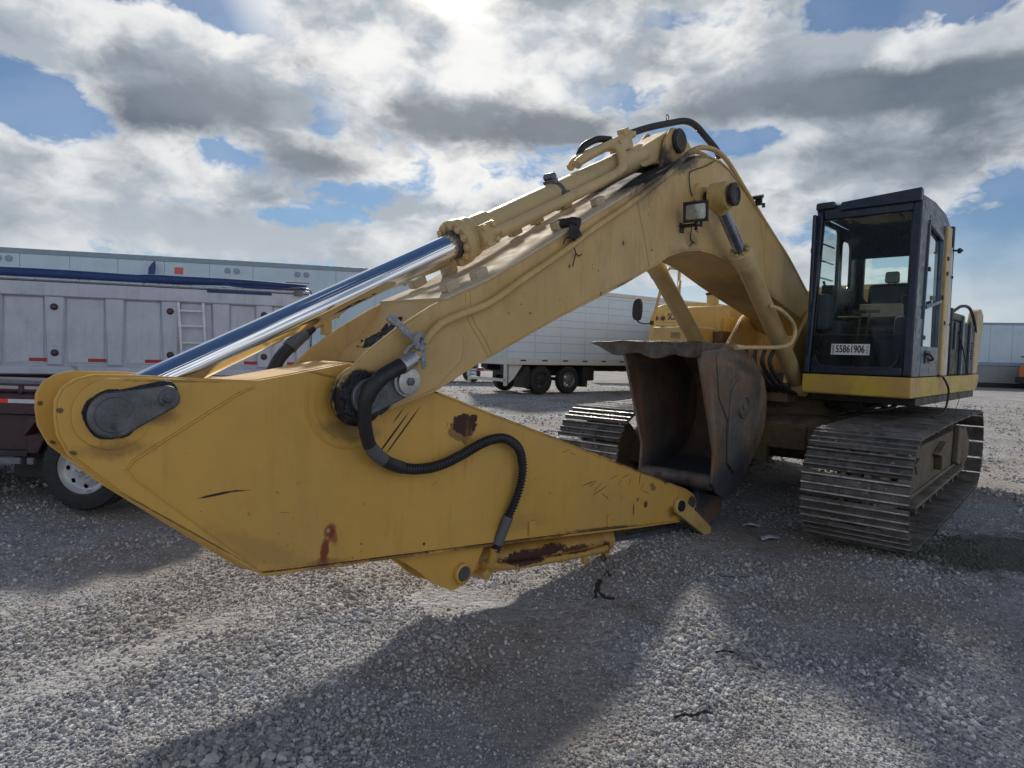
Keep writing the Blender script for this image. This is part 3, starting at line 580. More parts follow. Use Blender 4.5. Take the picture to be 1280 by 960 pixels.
# skirt under cab
q = MB(); lo, hi = 1.218, 1.408
q.prism([(1.262, hi), (1.262, lo + .012), (1.25, lo), (-1.90, lo), (-1.98, lo + .02), (-2.04, lo + .07), (-2.07, lo + .13), (-2.08, hi)], .585, 1.532)
q.build('cab_skirt', M['skirt'], exc, bevel=.010)
q = MB(); q.bx(-2.0, .9, .55, 1.50, 1.13, 1.215); q.bx(.35, .6, .75, .95, 1.03, 1.14); q.bx(.2, .33, .8, 1.1, 1.06, 1.13); q.build('underside_plate', M['black'], exc, bevel=.01)
hs = MB(); hs.tube(spline([(.3, .5, 1.12), (.55, .62, 1.04), (.7, .9, 1.03), (.45, 1.15, 1.06), (.2, 1.2, 1.12)]), .020); hs.tube(spline([(.1, .4, 1.12), (.3, .7, 1.0), (.6, .85, 1.0), (.75, 1.05, 1.07), (.6, 1.2, 1.13)]), .016); hs.build('slack_hose', M['rubber'], exc)
# tank, toolbox, engine hood, counterweight
q = MB(); q.bx(-1.05, .25, -1.30, -.70, 1.402, 2.19); tank = q.build('hydraulic_tank', M['yel'], exc, bevel=.03, seg=3)
q = MB(); q.cyl((-.12, -1.12, 2.19), (-.12, -1.12, 2.36), .075); q.build('filler_neck', M['yel'], tank, bevel=.006)
q = MB(); q.cyl((-.12, -1.12, 2.36), (-.12, -1.12, 2.395), .09); q.cyl((-.12, -1.12, 2.395), (-.12, -1.12, 2.42), .05); q.build('filler_cap', M['black'], tank, bevel=.006)
q = MB(); q.bx(.28, 1.0, -1.32, -.73, 1.70, 1.895); tb_ = q.build('tool_box', M['yel'], exc, bevel=.02, seg=3); 
q = MB(); q.bx(1.0, 1.012, -1.06, -.94, 1.76, 1.83); q.bx(1.012, 1.03, -1.03, -.97, 1.80, 1.82); q.build('latch', M['beige'], tb_, bevel=.003)
q = MB(); q.bx(.26, .95, -1.30, -.62, 1.402, 1.70); q.bx(.30, .60, -.73, -.60, 1.70, 1.86); q.build('step_housing', M['under'], exc, bevel=.012)
q = MB(); q.bx(-2.05, -1.06, -1.30, -.35, 1.402, 2.34); q.bx(-2.05, -.62, -.35, 1.04, 1.402, 2.42); q.bx(-1.75, -.95, -.2, .95, 2.42, 2.50); q.build('engine_hood', M['yel'], exc, bevel=.04, seg=3)
q = MB(); q.prism_f([(-1.25, 1.12), (-1.25, 2.15), (-1.1, 2.3), (.9, 2.3), (1.05, 2.15), (1.05, 1.12)], -2.06, -2.45); q.build('counterweight', M['yel'], exc, bevel=.05, seg=3)
# open radiator bay behind the cab
q = MB(); q.bx(-.32, -1.90, 1.05, 1.50, 1.412, 2.02); q.bx(-.36, -1.1, 1.1, 1.515, 2.02, 2.10); q.bx(-.34, -.40, 1.03, 1.53, 1.415, 2.14)
bay = q.build('radiator_bay', M['black'], exc, bevel=.015)
q = MB(); q.bx(-.95, -1.03, 1.503, 1.53, 1.42, 2.08); q.bx(-1.45, -1.49, 1.503, 1.525, 1.42, 2.04); q.bx(-.62, -.66, 1.503, 1.52, 1.70, 2.0)
q.build('bay_frame', M['door'], bay, bevel=.004)
q = MB(); q.prism([(-1.82, 1.415), (-1.86, 2.02), (-1.97, 2.20), (-2.12, 2.24), (-2.26, 2.18), (-2.30, 2.05), (-2.18, 1.75), (-2.03, 1.415)], 1.40, 1.52); q.build('rear_corner_panel', M['boomtop'], exc, bevel=.03, seg=3)
q = MB(); q.tube(spline([(-.75, 1.45, 2.12), (-1.15, 1.47, 2.21), (-1.6, 1.48, 2.20), (-1.85, 1.5, 2.0), (-1.9, 1.5, 1.75)]), .018)
q.tube(spline([(-.8, 1.51, 1.9), (-.95, 1.54, 1.7), (-1.1, 1.55, 1.55), (-1.35, 1.54, 1.42)]), .007)
for k in range(7): q.bx(-1.66, -1.70, 1.503, 1.516, 1.60 + k * .03, 1.615 + k * .03)
q.build('bay_hose', M['rubber'], bay)
# dangling cable
q = MB(); q.tube(spline([(.22, 1.54, 1.42), (.10, 1.56, 1.40), (-.08, 1.58, 1.27), (-.07, 1.57, 1.10), (.02, 1.55, 1.02), (.16, 1.50, .985)]), .011, 8); q.build('dangling_cable', M['rubber'], exc)
q = MB(); q.tube(spline([(-.80, 1.53, 1.23), (-.78, 1.56, 1.16), (-.55, 1.57, 1.05), (-.15, 1.56, 1.0)]), .0035, 6); q.build('loose_wire', M['rubber'], exc)

# handrails and mirror at the machine's right
q = MB()
for pts in ([(.8, -1.46, 1.45), (.8, -1.45, 1.75), (.8, -1.42, 2.05), (.78, -1.35, 2.40), (.70, -1.32, 2.62), (.45, -1.32, 2.66), (-.3, -1.32, 2.66), (-.62, -1.32, 2.60), (-.66, -1.32, 2.2)],
            [(.75, -1.10, 1.89), (.75, -1.12, 2.30), (.6, -1.2, 2.48)], [(.45, -1.30, 1.9), (.45, -1.30, 2.64)]): q.tube(spline(pts, 5), .020)
q.box((-.6, -1.30, 2.22), (.1, .1, .06)); q.build('handrail', M['cyl'], exc)
q = MB(); q.tube(spline([(.8, -1.43, 1.95), (.85, -1.55, 1.945), (.87, -1.62, 1.97), (.87, -1.63, 2.04)]), .009, 8); q.cyl((.8, -1.45, 1.93), (.8, -1.45, 1.98), .034); ma = q.build('mirror_arm', M['black'], exc)
q = MB(); q.prism_f([(a, b) for a, b in spline2([(-1.665, 1.99), (-1.60, 1.985), (-1.575, 2.05), (-1.57, 2.18), (-1.60, 2.255), (-1.655, 2.25), (-1.69, 2.18), (-1.695, 2.05), (-1.665, 1.99)], 3)[:-1]], .84, .90); q.build('mirror', M['black'], ma, bevel=.012, seg=3)

# ---------------- cab
y0, y1 = .585, 1.528; zf = 1.412
q = MB()
# windscreen pillars (lean back), roof rails
q.bar((1.225, y0 + .03, zf), (1.075, y0 + .045, 3.02), .060, .075); q.bar((1.225, y1 - .035, zf), (1.085, y1 - .05, 3.02), .075, .080)
q.bar((1.222, y0 + .06, zf + .045), (1.222, y1 - .07, zf + .045), .09, .05, (0, 0, 1))
q.bar((1.08, y0 + .08, 2.985), (1.08, y1 - .08, 2.985), .12, .07, (0, 0, 1))
# side pillar, wide front part of the door side
q.add([(1.215, y1 - .002, zf), (.96, y1 - .002, zf), (.80, y1 - .012, 2.90), (1.06, y1 - .014, 3.0), (1.215, y1 - .05, zf), (.96, y1 - .05, zf), (.80, y1 - .06, 2.90), (1.06, y1 - .06, 3.0)], [(0, 1, 2, 3), (7, 6, 5, 4), (0, 4, 5, 1), (1, 5, 6, 2), (2, 6, 7, 3), (3, 7, 4, 0)])
q.bar((.235, y1 - .03, zf), (.235, y1 - .04, 2.80), .03, .03)                  # rear door post
q.bar((.82, y1 - .035, 2.90), (.20, y1 - .035, 2.80), .05, .07)
# back wall with rear window, right wall with two windows
q.frame(lambda a, b, c: (-.20 - c, a, b), (y0, y1, zf, 2.98), (.68, 1.44, 2.20, 2.91), .09, .05)
q.frame(lambda a, b, c: (a, y0 + c, b), (.42, 1.20, zf, 2.98), (.48, 1.13, 2.02, 2.92), .06, .035)
q.frame(lambda a, b, c: (a, y0 + c, b), (-.20, .42, zf, 2.98), (.06, .36, 2.34, 2.84), .08, .035)
q.prism([(1.06, 3.01), (.80, 2.872), (.2, 2.775), (-.12, 2.70), (-.18, 2.80), (-.05, 2.92), (.15, 2.985), (.6, 3.04)], y1 - .060, y1 - .016)
# floor and roof
q.bx(-.2, 1.18, y0 + .04, y1 - .05, zf, zf + .05)
cab = q.build('cab', M['cab'], exc, bevel=.018, seg=3)
q = MB(); q.prism([(1.10, 3.00), (1.12, 3.05), (1.08, 3.075), (.60, 3.09), (.10, 3.05), (-.12, 2.96), (-.24, 2.80), (-.26, 2.72), (-.20, 2.70), (-.16, 2.80), (-.05, 2.92), (.15, 2.985)], y0 + .01, y1 - .02)
q.bx(1.06, 1.145, y0 + .01, y0 + .18, 3.03, 3.10); q.add([(1.15, y1 - .02, 3.00), (1.15, .82, 3.00), (1.13, .82, 3.085), (1.15, y1 - .02, 3.125), (1.05, y1 - .02, 3.00), (1.05, .82, 3.00), (1.07, .82, 3.085), (1.07, y1 - .02, 3.125)], [(0, 3, 2, 1), (4, 5, 6, 7), (0, 4, 7, 3), (1, 2, 6, 5), (3, 7, 6, 2), (0, 1, 5, 4)])
q.build('roof', M['cab'], cab, bevel=.012, seg=3)
q = MB(); q.bx(.55, .95, .85, 1.25, 2.955, 2.985); q.bx(.60, .90, 1.30, 1.45, 2.94, 2.985); q.build('roof_hatch', M['beige'], cab, bevel=.02)
q = MB(); q.bar((.06, y1 - .004, zf), (.06, y1 - .012, 2.93), .05, .19); bp = q.build('rear_door_pillar', M['cyl'], cab, bevel=.012)
q = MB(); q.bar((-.10, y1 - .01, zf), (-.12, y1 - .02, 2.75), .05, .10); q.build('rear_corner_post', M['silver'], cab, bevel=.015)
# windscreen: upper and lower pane
def wx(z): return 1.235 - (z - zf) * .0935
q = MB(); q.add([(wx(1.80), y0 + .07, 1.80), (wx(1.80), y1 - .075, 1.80), (wx(2.94), y1 - .09, 2.94), (wx(2.94), y0 + .08, 2.94)], [(0, 1, 2, 3)]); q.build('windscreen', M['glass'], cab)
q = MB(); q.add([(wx(1.47), y0 + .07, 1.47), (wx(1.47), y1 - .075, 1.47), (wx(1.79), y1 - .076, 1.79), (wx(1.79), y0 + .07, 1.79)], [(0, 1, 2, 3)]); q.build('lower_windscreen', M['glasslow'], cab)
q = MB(); q.bar((wx(1.795), y0 + .07, 1.795), (wx(1.795), y1 - .075, 1.795), .012, .014, (0, 0, 1)); q.tube(spline([(wx(1.5) + .01, y0 + .10, 1.60), (wx(1.5) + .01, y0 + .13, 1.52), (wx(1.48) + .012, y0 + .22, 1.485), (wx(1.48) + .012, 1.1, 1.475), (wx(1.48) + .012, y1 - .22, 1.485), (wx(1.5) + .01, y1 - .14, 1.52), (wx(1.5) + .01, y1 - .11, 1.60)], 5), .009, 8); q.build('glass_seal', M['rubber'], cab)
q = MB(); q.tube([(wx(2.93) + .004, y0 + .085, 2.93), (wx(1.81) + .004, y0 + .075, 1.81)], .006, 6); q.tube([(wx(2.93) + .004, y1 - .095, 2.93), (wx(1.81) + .004, y1 - .08, 1.81)], .006, 6); q.tube([(wx(2.93) + .004, y0 + .085, 2.93), (wx(2.93) + .004, y1 - .095, 2.93)], .006, 6); q.build('windscreen_seal', M['rubber'], cab)
q = MB(); q.add([(.96, y1 - .03, 1.70), (.27, y1 - .03, 1.70), (.27, y1 - .035, 2.78), (.85, y1 - .035, 2.86)], [(0, 1, 2, 3)]); q.build('door_window', M['glassdoor'], cab)
q = MB(); q.add([(-.225, .68, 2.20), (-.225, 1.44, 2.20), (-.225, 1.46, 2.94), (-.225, .66, 2.94)], [(0, 1, 2, 3)]); q.build('rear_window', M['glass'], cab)
q = MB(); q.add([(.48, y0 + .015, 2.0), (1.12, y0 + .015, 2.0), (1.12, y0 + .015, 2.88), (.48, y0 + .015, 2.88)], [(0, 1, 2, 3)]); q.build('side_window', M['glass'], cab)
q = MB()
for k in range(4): z = 2.20 + k * .175; q.tube([(.50, y0 - .012, z + .02), (1.10, y0 - .012, z + .02)], .009, 8)
q.build('window_guard', M['cab'], cab)
# door
q = MB(); q.prism([(.955, zf + .005), (.255, zf + .005), (.255, 1.70), (.945, 1.70)], y1 - .032, y1 + .004); q.bar((.945, y1 + .002, 1.70), (.845, y1 - .008, 2.84), .02, .025); q.bar((.90, y1 + .012, 2.06), (.30, y1 + .012, 2.16), .02, .03)
q.prism([(.255, 1.70), (.255, 2.77), (.275, 2.78), (.275, 1.70)], y1 - .03, y1 + .002); q.bar((.84, y1 - .01, 2.86), (.26, y1 - .01, 2.78), .022, .04)
q.prism([(.955, zf + .005), (1.19, zf + .005), (1.17, 1.95), (.93, 1.95)], y1 - .004, y1 + .001)
door = q.build('door', M['door'], cab, bevel=.006)
q = MB(); q.bx(.62, .82, y1 + .004, y1 + .014, 1.54, 1.66); q.tube(spline([(.64, y1 + .012, 1.57), (.64, y1 + .04, 1.58), (.78, y1 + .045, 1.62), (.80, y1 + .012, 1.63)]), .011, 8); q.build('door_handle', M['black'], door, bevel=.004)
hg = None
for z, x in ((1.78, .90), (2.42, .84)):
    if hg is None: q = MB(); q.bx(-.025, .025, 0, .018, -.02, .02); hg = q.build('hinge', M['black'], door, bevel=.003); hg.location = (x, y1 + .0, z)
    else: dup(hg, door, (x, y1, z))
for z in (1.95, 2.45, 2.6, 2.2):
    dup(hg, door, (.12 if z != 2.2 else .26, y1 + .008, z))
q = MB(); q.tube([(-.14, y1, 2.72), (-.14, y1 + .05, 2.71)], .010, 8); q.lathe([(.0, 0), (.025, .01), (.03, .03), (.0, .06)], (-.14, y1 + .04, 2.71), (0, 1, 0), 12); q.tube([(-.14, y1, 2.44), (-.14, y1 + .022, 2.44)], .014, 8); q.tube([(-.14, y1, 1.95), (-.14, y1 + .02, 1.95)], .012, 8); q.build('lamp_bracket', M['black'], cab)
q = MB(); q.bx(1.07, 1.12, y0 - .03, y0, 2.62, 2.66); q.build('window_stop', M['black'], cab)
# interior
q = MB(); q.prism([(.02, 1.75), (.10, 2.36), (.20, 2.38), (.26, 1.95), (.70, 1.93), (.72, 1.82), (.30, 1.76)], .84, 1.28); seat = q.build('seat', M['black'], cab, bevel=.10, seg=4)
q = MB(); q.prism([(.10, 2.38), (.12, 2.50), (.18, 2.50), (.20, 2.38)], .995, 1.125); q.build('headrest', M['headrest'], seat, bevel=.02)
q = MB(); q.tube([(.15, 1.03, 2.30), (.15, 1.03, 2.40)], .008, 6); q.tube([(.15, 1.09, 2.30), (.15, 1.09, 2.40)], .008, 6); q.build('headrest_post', M['steel'], seat)
q = MB(); q.bx(.10, .80, .90, 1.22, 1.46, 1.76); q.bx(.15, .95, .64, .82, 1.46, 1.95); q.bx(.15, .95, 1.29, 1.42, 1.46, 1.98); q.bx(-.15, .05, .62, 1.45, 1.46, 2.14); q.build('console', M['cabin'], cab, bevel=.03)
q = MB(); q.bx(.20, .46, .84, 1.24, 2.0, 2.14); q.bx(.2, .75, .72, 1.34, 1.985, 2.0); q.build('arm_pad', M['beige'], cab, bevel=.02)
q = MB()
for y in (.98, 1.06): q.tube(spline([(1.0, y, 1.47), (.95, y, 1.75), (.88, y, 2.02)]), .011, 8)
q.tube(spline([(.85, .70, 1.95), (.95, .68, 2.10), (1.0, .67, 2.28), (1.02, .66, 2.34)]), .012, 8); q.tube(spline([(.85, 1.36, 1.98), (.88, 1.36, 2.12)]), .012, 8); q.cyl((.88, 1.36, 2.1), (.89, 1.36, 2.18), .025); q.bx(.85, 1.0, .64, .74, 2.16, 2.30); q.bx(.84, .88, .90, 1.14, 2.02, 2.05)
q.build('control_lever', M['black'], cab)
q = MB(); q.bx(.95, 1.12, .63, .76, 1.85, 2.20); q.build('monitor', M['cabin'], cab, bevel=.03)
# sticker with lot number
def text(name, body, size, loc, rot, mat_, parent, ext=.0008, sx=1.0, bold=0.0):
    c = bpy.data.curves.new(name, 'FONT'); c.body = body; c.size = size; c.extrude = ext; c.offset = bold; c.align_x = 'CENTER'; c.align_y = 'CENTER'; c.space_character = 1.0
    o = bpy.data.objects.new(name + '_tmp', c); COL.objects.link(o); bpy.context.view_layer.update(); me = bpy.data.meshes.new_from_object(o.evaluated_get(bpy.context.evaluated_depsgraph_get())); bpy.data.objects.remove(o)
    me.name = name; me.materials.clear(); me.materials.append(mat_)
    o = bpy.data.objects.new(name, me); COL.objects.link(o); o.parent = parent; o.location = loc; o.rotation_euler = rot; o.scale = (sx, 1, 1); return o
ROTF = (PI / 2 - .0, 0, PI / 2)
q = MB(); q.add([(0, -.170, -.052), (0, .170, -.052), (0, .170, .052), (0, -.170, .052), (-.001, -.170, -.052), (-.001, .170, -.052), (-.001, .170, .052), (-.001, -.170, .052)], [(0, 1, 2, 3), (7, 6, 5, 4)])
stk = q.build('lot_sticker', M['sticker'], exc, label='white sticker with the number 55861906'); stk.location = (wx(1.655) + .005, 1.0, 1.655); stk.rotation_euler = (0, -.093, 0)
text('sticker_number', '55861906', .098, (.002, 0.0, 0), ROTF, M['ink'], stk, sx=.66, bold=.002)
q = MB()
for k, y in enumerate((-.160, -.152, -.146)): q.bx(.001, .0016, y, y + .003, -.043, .043)
for k in range(6): q.bx(.001, .0016, .142, .160, -.04 + k * .014, -.034 + k * .014)
q.build('sticker_bars', M['ink'], stk)

# ---------------- boom
HB = .29
top = [(6.217, 1.462), (6.12, 1.55), (5.959, 1.661), (5.735, 1.790), (5.336, 1.962), (4.734, 2.288), (4.376, 2.483), (4.010, 2.680), (3.634, 2.890), (3.353, 3.030), (3.173, 3.113), (3.010, 3.188), (2.809, 3.236), (2.60, 3.238), (2.422, 3.204), (2.105, 3.097), (1.758, 2.945), (1.4, 2.783), (.991, 2.60), (.40, 2.27), (.15, 2.05)]
bot = [(.10, 1.82), (.30, 1.86), (.587, 2.00), (1.33, 2.160), (1.80, 2.27), (2.165, 2.365), (2.346, 2.404), (2.639, 2.440), (2.894, 2.436), (3.142, 2.397), (3.373, 2.330), (3.55, 2.24), (3.973, 2.057), (4.679, 1.782), (5.378, 1.484), (5.702, 1.328), (6.113, 1.212), (6.18, 1.19)]
tipc = (6.153, 1.318)
full = top + bot + [(6.247, 1.200), (6.285, 1.25), (6.296, 1.318), (6.285, 1.38), (6.262, 1.425)]
fork = [p for p in full if p[0] > 5.34] 
boom = MB()
inner_top = [(5.62, 1.845)] + [p for p in top if p[0] < 5.5]; inner_bot = [p for p in bot if p[0] < 5.5] + [(5.45, 1.452)]
boom.prism(inner_top + inner_bot + [(5.60, 1.43), (5.80, 1.40), (5.93, 1.43), (5.965, 1.48), (5.94, 1.535), (5.89, 1.578), (5.81, 1.632), (5.757, 1.693), (5.70, 1.775), (5.66, 1.826)], -HB + .021, HB - .021)
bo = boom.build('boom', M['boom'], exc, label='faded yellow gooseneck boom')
for sy in (1, -1):
    q = MB(); q.prism(full, sy * (HB - .02), sy * HB); q.build('boom_side_plate', M['boom'], bo, bevel=.004)
    q = MB(); dbl = [(6.217, 1.462), (6.12, 1.55), (5.959, 1.661), (5.80, 1.752), (5.60, 1.73), (5.50, 1.62), (5.52, 1.50), (5.70, 1.345), (5.95, 1.265), (6.113, 1.212), (6.18, 1.19), (6.247, 1.200), (6.285, 1.25), (6.296, 1.318), (6.285, 1.38), (6.262, 1.425)]
    q.prism([(6.153 + (a - 6.153) * .985, 1.39 + (b - 1.39) * .965) for a, b in dbl], sy * (HB + .0), sy * (HB + .012)); q.build('tip_doubler', M['boom'], bo, bevel=.005)
# sunlit top plate sits between the side plates, a hair proud
def off(pts, d):
    out = []
    for i, p in enumerate(pts):
        a = Vector(pts[max(i - 1, 0)]); b = Vector(pts[min(i + 1, len(pts) - 1)]); t = (b - a).normalized(); out.append((p[0] + t.y * d, p[1] - t.x * d))
    return out
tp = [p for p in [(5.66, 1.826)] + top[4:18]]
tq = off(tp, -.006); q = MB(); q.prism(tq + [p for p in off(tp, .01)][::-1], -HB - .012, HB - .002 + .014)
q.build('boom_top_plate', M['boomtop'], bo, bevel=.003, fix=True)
for sy in (1, -1):
    q = MB(); q.lathe([(.11, 0), (.15, .01), (.15, .03), (.12, .035)], (tipc[0], sy * (HB - .06), tipc[1]), (0, sy, 0), 40); q.build('pin_collar', M['boom'], bo)
q = MB(); q.cyl((tipc[0], -.36, tipc[1]), (tipc[0], .345, tipc[1]), .062, n=32); q.build('boom_tip_pin', M['steel'], bo, bevel=.006)
q = MB(); n_ = 60
ring_ = [(tipc[0] + (.128 + .016 * math.sin(7 * a) + .01 * math.sin(17 * a + 1) + random.uniform(-.006, .006)) * math.cos(a), tipc[1] + (.122 + .014 * math.sin(5 * a + 2) + random.uniform(-.006, .006)) * math.sin(a)) for a in [2 * PI * i / n_ for i in range(n_)]]
q.prism(ring_, HB + .010, HB + .024); q.build('grease_ring', M['grease'], bo, bevel=.006)
q = MB(); q.prism(capsule(tipc, (5.935, 1.392), .088, .080), HB + .024, HB + .052); rp = q.build('retaining_plate', M['steel'], bo, bevel=.006)
q = MB(); q.lathe([(.078, 0), (.078, .012), (.066, .014), (.066, .034), (.05, .038)], (5.935, HB + .052, 1.392), (0, 1, 0), 40); q.build('washer', M['bright'], rp)
q = MB(); q.lathe([(.022, 0), (.022, .012), (.010, .016)], (5.935, HB + .088, 1.392), (0, 1, 0), 6); q.build('bolt', M['steel'], rp)
# grease on nose between forks
from mathutils import noise as mnoise
def crust(name, path, ylo, yhi, mask, thick, parent):
    pp = spline([(a, 0, b) for a, b in path], 8); ny = 46; V = []; F = []; idx = {}
    ys = [ylo + (yhi - ylo) * k / (ny - 1) for k in range(ny)]
    def P_(i, k, up):
        p = pp[i]; a = pp[max(i - 1, 0)]; b = pp[min(i + 1, len(pp) - 1)]; t = (b - a).normalized(); n = Vector((t.z, 0, -t.x)); n = n if n.z > 0 else -n
        h = thick * (.6 + 1.3 * mnoise.noise(Vector((i * .9, k * .6, 3)))) if up else -.003
        return Vector((p.x, ys[k], p.z)) + n * max(h, .001 if up else -1)
    ok = lambda i, k: 0 <= i < len(pp) - 1 and 0 <= k < ny - 1 and mask(i / (len(pp) - 1), ys[k]) + .55 * mnoise.noise(Vector((i * .33, k * .22, 1))) + .35 * mnoise.noise(Vector((i * .9, k * .7, 5))) > 0
    def vi(i, k, inside):
        key = (i, k)
        if key not in idx: idx[key] = len(V); V.append(P_(i, k, inside))
        return idx[key]
    cells = {(i, k) for i in range(len(pp) - 1) for k in range(ny - 1) if ok(i, k)}
    def inner(i, k): return all((i - a, k - b) in cells for a in (0, 1) for b in (0, 1))
    for (i, k) in sorted(cells): F.append(tuple(vi(a, b, inner(a, b)) for a, b in ((i, k), (i + 1, k), (i + 1, k + 1), (i, k + 1))))
    q = MB(); q.add(V, F); return q.build(name, M['grease'], parent, fix=False, ang=60)
crust('caked_grease', [(5.70, 1.778), (5.757, 1.695), (5.81, 1.634), (5.89, 1.580), (5.94, 1.538), (5.962, 1.49)], -.25, .24, lambda t, y: .45 - ((t - .42) / .42) ** 2 - ((y + .06 - .12 * (.5 - t)) / .15) ** 2 * .9, .012, bo)
# weld seams on visible face
ws = MB()
for pts in ([(3.86, 2.755), (3.80, 2.58), (3.722, 2.41), (3.65, 2.215)], [(5.465, 1.89), (5.44, 1.74), (5.34, 1.62), (5.28, 1.53)], [(5.50, 1.87), (5.475, 1.73), (5.375, 1.605), (5.31, 1.515)], [(1.75, 2.93), (1.62, 2.60), (1.50, 2.24)]):
    ws.tube([(a, HB + .001, b) for a, b in spline2(pts, 5)], .0045, 6)
ws.tube([(a, HB + .001, b) for a, b in spline2([(5.30, 1.53), (5.0, 1.66), (4.68, 1.80), (4.0, 2.075), (3.56, 2.26), (3.38, 2.35), (3.14, 2.415), (2.89, 2.456), (2.64, 2.462), (2.34, 2.424), (2.1, 2.36)], 6)], .004, 6)
ws.build('weld_seam', M['boom'], bo)
# clamp blocks on boom top
clamp0 = None
for (s_, z_, y_) in ((5.53, 1.90, .20), (5.30, 1.99, .19), (4.60, 2.385, .19), (4.15, 2.62, .17), (5.45, 1.95, -.20), (5.20, 2.05, -.20), (4.64, 2.375, -.17), (4.42, 2.49, -.17), (4.106, 2.655, -.17)):
    if clamp0 is None:
        q = MB(); q.bx(-.055, .045, -.03, .03, 0, .055); q.bx(.046, .056, -.022, .022, .01, .05); clamp0 = q.build('hose_clamp', M['boomtop'], bo, bevel=.006); o = clamp0
    else: o = dup(clamp0, bo)
    o.location = (s_, y_, z_ - .012); o.rotation_euler = (0, R(27), R(random.uniform(-6, 6)))
# cylinder pin bosses and arch grease
for sy in (1, -1):
    q = MB(); q.lathe([(.135, 0), (.13, .03), (.095, .035), (.095, .06), (.078, .062)], (2.93, sy * HB, 2.855), (0, sy, 0), 36); q.build('pin_boss', M['boom'], bo)
q = MB(); q.cyl((2.93, -.60, 2.855), (2.93, .58, 2.855), .055, n=28); q.lathe([(.085, .575), (.092, .58), (.092, .61), (.07, .62), (.05, .62), (.05, .614), (.0, .614)], (2.93, 0, 2.855), (0, 1, 0), 32); q.build('cylinder_pin', M['black'], bo)
# hard line along the boom's left upper edge
q = MB(); q.tube(spline([(5.83, .345, 1.585), (5.722, .34, 1.685), (5.555, .33, 1.752), (5.345, .325, 1.828), (5.085, .322, 1.978), (4.722, .32, 2.186), (4.398, .318, 2.385), (3.938, .315, 2.650), (3.466, .31, 2.945), (3.151, .31, 3.185), (2.90, .31, 3.285), (2.565, .31, 3.285), (2.12, .295, 3.108), (1.75, .285, 2.945), (1.38, .28, 2.78), (.98, .28, 2.595), (.40, .28, 2.27)], 6), .0215, 12)
q.build('hydraulic_line', M['boom'], bo)
q = MB(); q.tube(spline([(5.06, .12, 2.09), (4.6, .05, 2.33), (4.1, .17, 2.60), (3.6, .245, 2.90), (3.2, .25, 3.12), (2.95, .25, 3.25), (2.6, .25, 3.245), (2.4, .24, 3.20)], 6), .017, 10); q.build('hydraulic_line', M['boom'], bo)
q = MB(); q.tube(spline([(6.10, -.33, 1.655), (5.963, -.32, 1.735), (5.807, -.31, 1.845), (5.65, -.29, 1.915), (5.40, -.26, 2.02), (5.2, -.24, 2.11), (4.9, -.22, 2.28), (4.4, -.22, 2.53), (3.8, -.22, 2.85), (3.3, -.22, 3.10), (2.9, -.22, 3.26), (2.4, -.22, 3.24)], 6), .021, 12); q.build('hydraulic_line', M['cyl'], bo)
q = MB(); q.tube(spline([(6.34, -.30, 1.40), (6.28, -.32, 1.49), (6.2, -.335, 1.565), (6.09, -.335, 1.665)], 6), .034, 14); q.build('hydraulic_hose', M['rubber'], bo)
q = MB(); q.tube([(6.22, -.335, 1.545), (6.17, -.335, 1.60), (6.13, -.333, 1.63)], .040, 14); q.tube([(6.13, -.333, 1.63), (6.10, -.332, 1.655)], .030, 6); q.build('hose_sleeve', M['greyhose'], bo)
q = MB(); q.bx(5.98, 6.03, -.345, -.30, 1.62, 1.73); q.bx(5.93, 6.02, -.36, -.30, 1.72, 1.78); q.build('hose_bracket', M['yel'], bo, bevel=.004)
q = MB()
for k in range(4): q.box((5.30 - k * .035, -.24 + .03 * (k % 2), 2.115 + .018 * k + .02), (.05, .05, .03), Matrix.Rotation(R(27 + 15 * k), 3, 'Y'))
q.tube(spline([(5.45, -.27, 2.0), (5.32, -.22, 2.10), (5.2, -.26, 2.17), (5.1, -.2, 2.2)]), .012, 8); q.build('line_fitting', M['steel'], bo, bevel=.004)
# tape-wrapped cut hose end with dangling wires
q = MB(); q.tube(spline([(4.61, .20, 2.40), (4.585, .28, 2.41), (4.57, .335, 2.40)]), [.03] * 8 + [.034] * 9 , 12)
for k in range(5): q.tube(spline([(4.6 + .01 * k, .32, 2.38), (4.60 + .02 * k - .03, .345, 2.33 - .01 * k), (4.62 - .02 * k, .33, 2.29 + .01 * k)], 4), .010, 6)
for pts in ([(4.60, .33, 2.38), (4.605, .335, 2.30), (4.60, .32, 2.25), (4.565, .31, 2.21), (4.59, .31, 2.12)], [(4.565, .31, 2.21), (4.53, .31, 2.195), (4.50, .31, 2.21)], [(4.62, .33, 2.36), (4.65, .33, 2.30), (4.67, .31, 2.29), (4.69, .31, 2.25)], [(4.57, .34, 2.38), (4.58, .34, 2.33), (4.60, .33, 2.30)]): q.tube(spline(pts, 5), .0042, 6)
q.build('taped_hose_end', M['black'], bo)
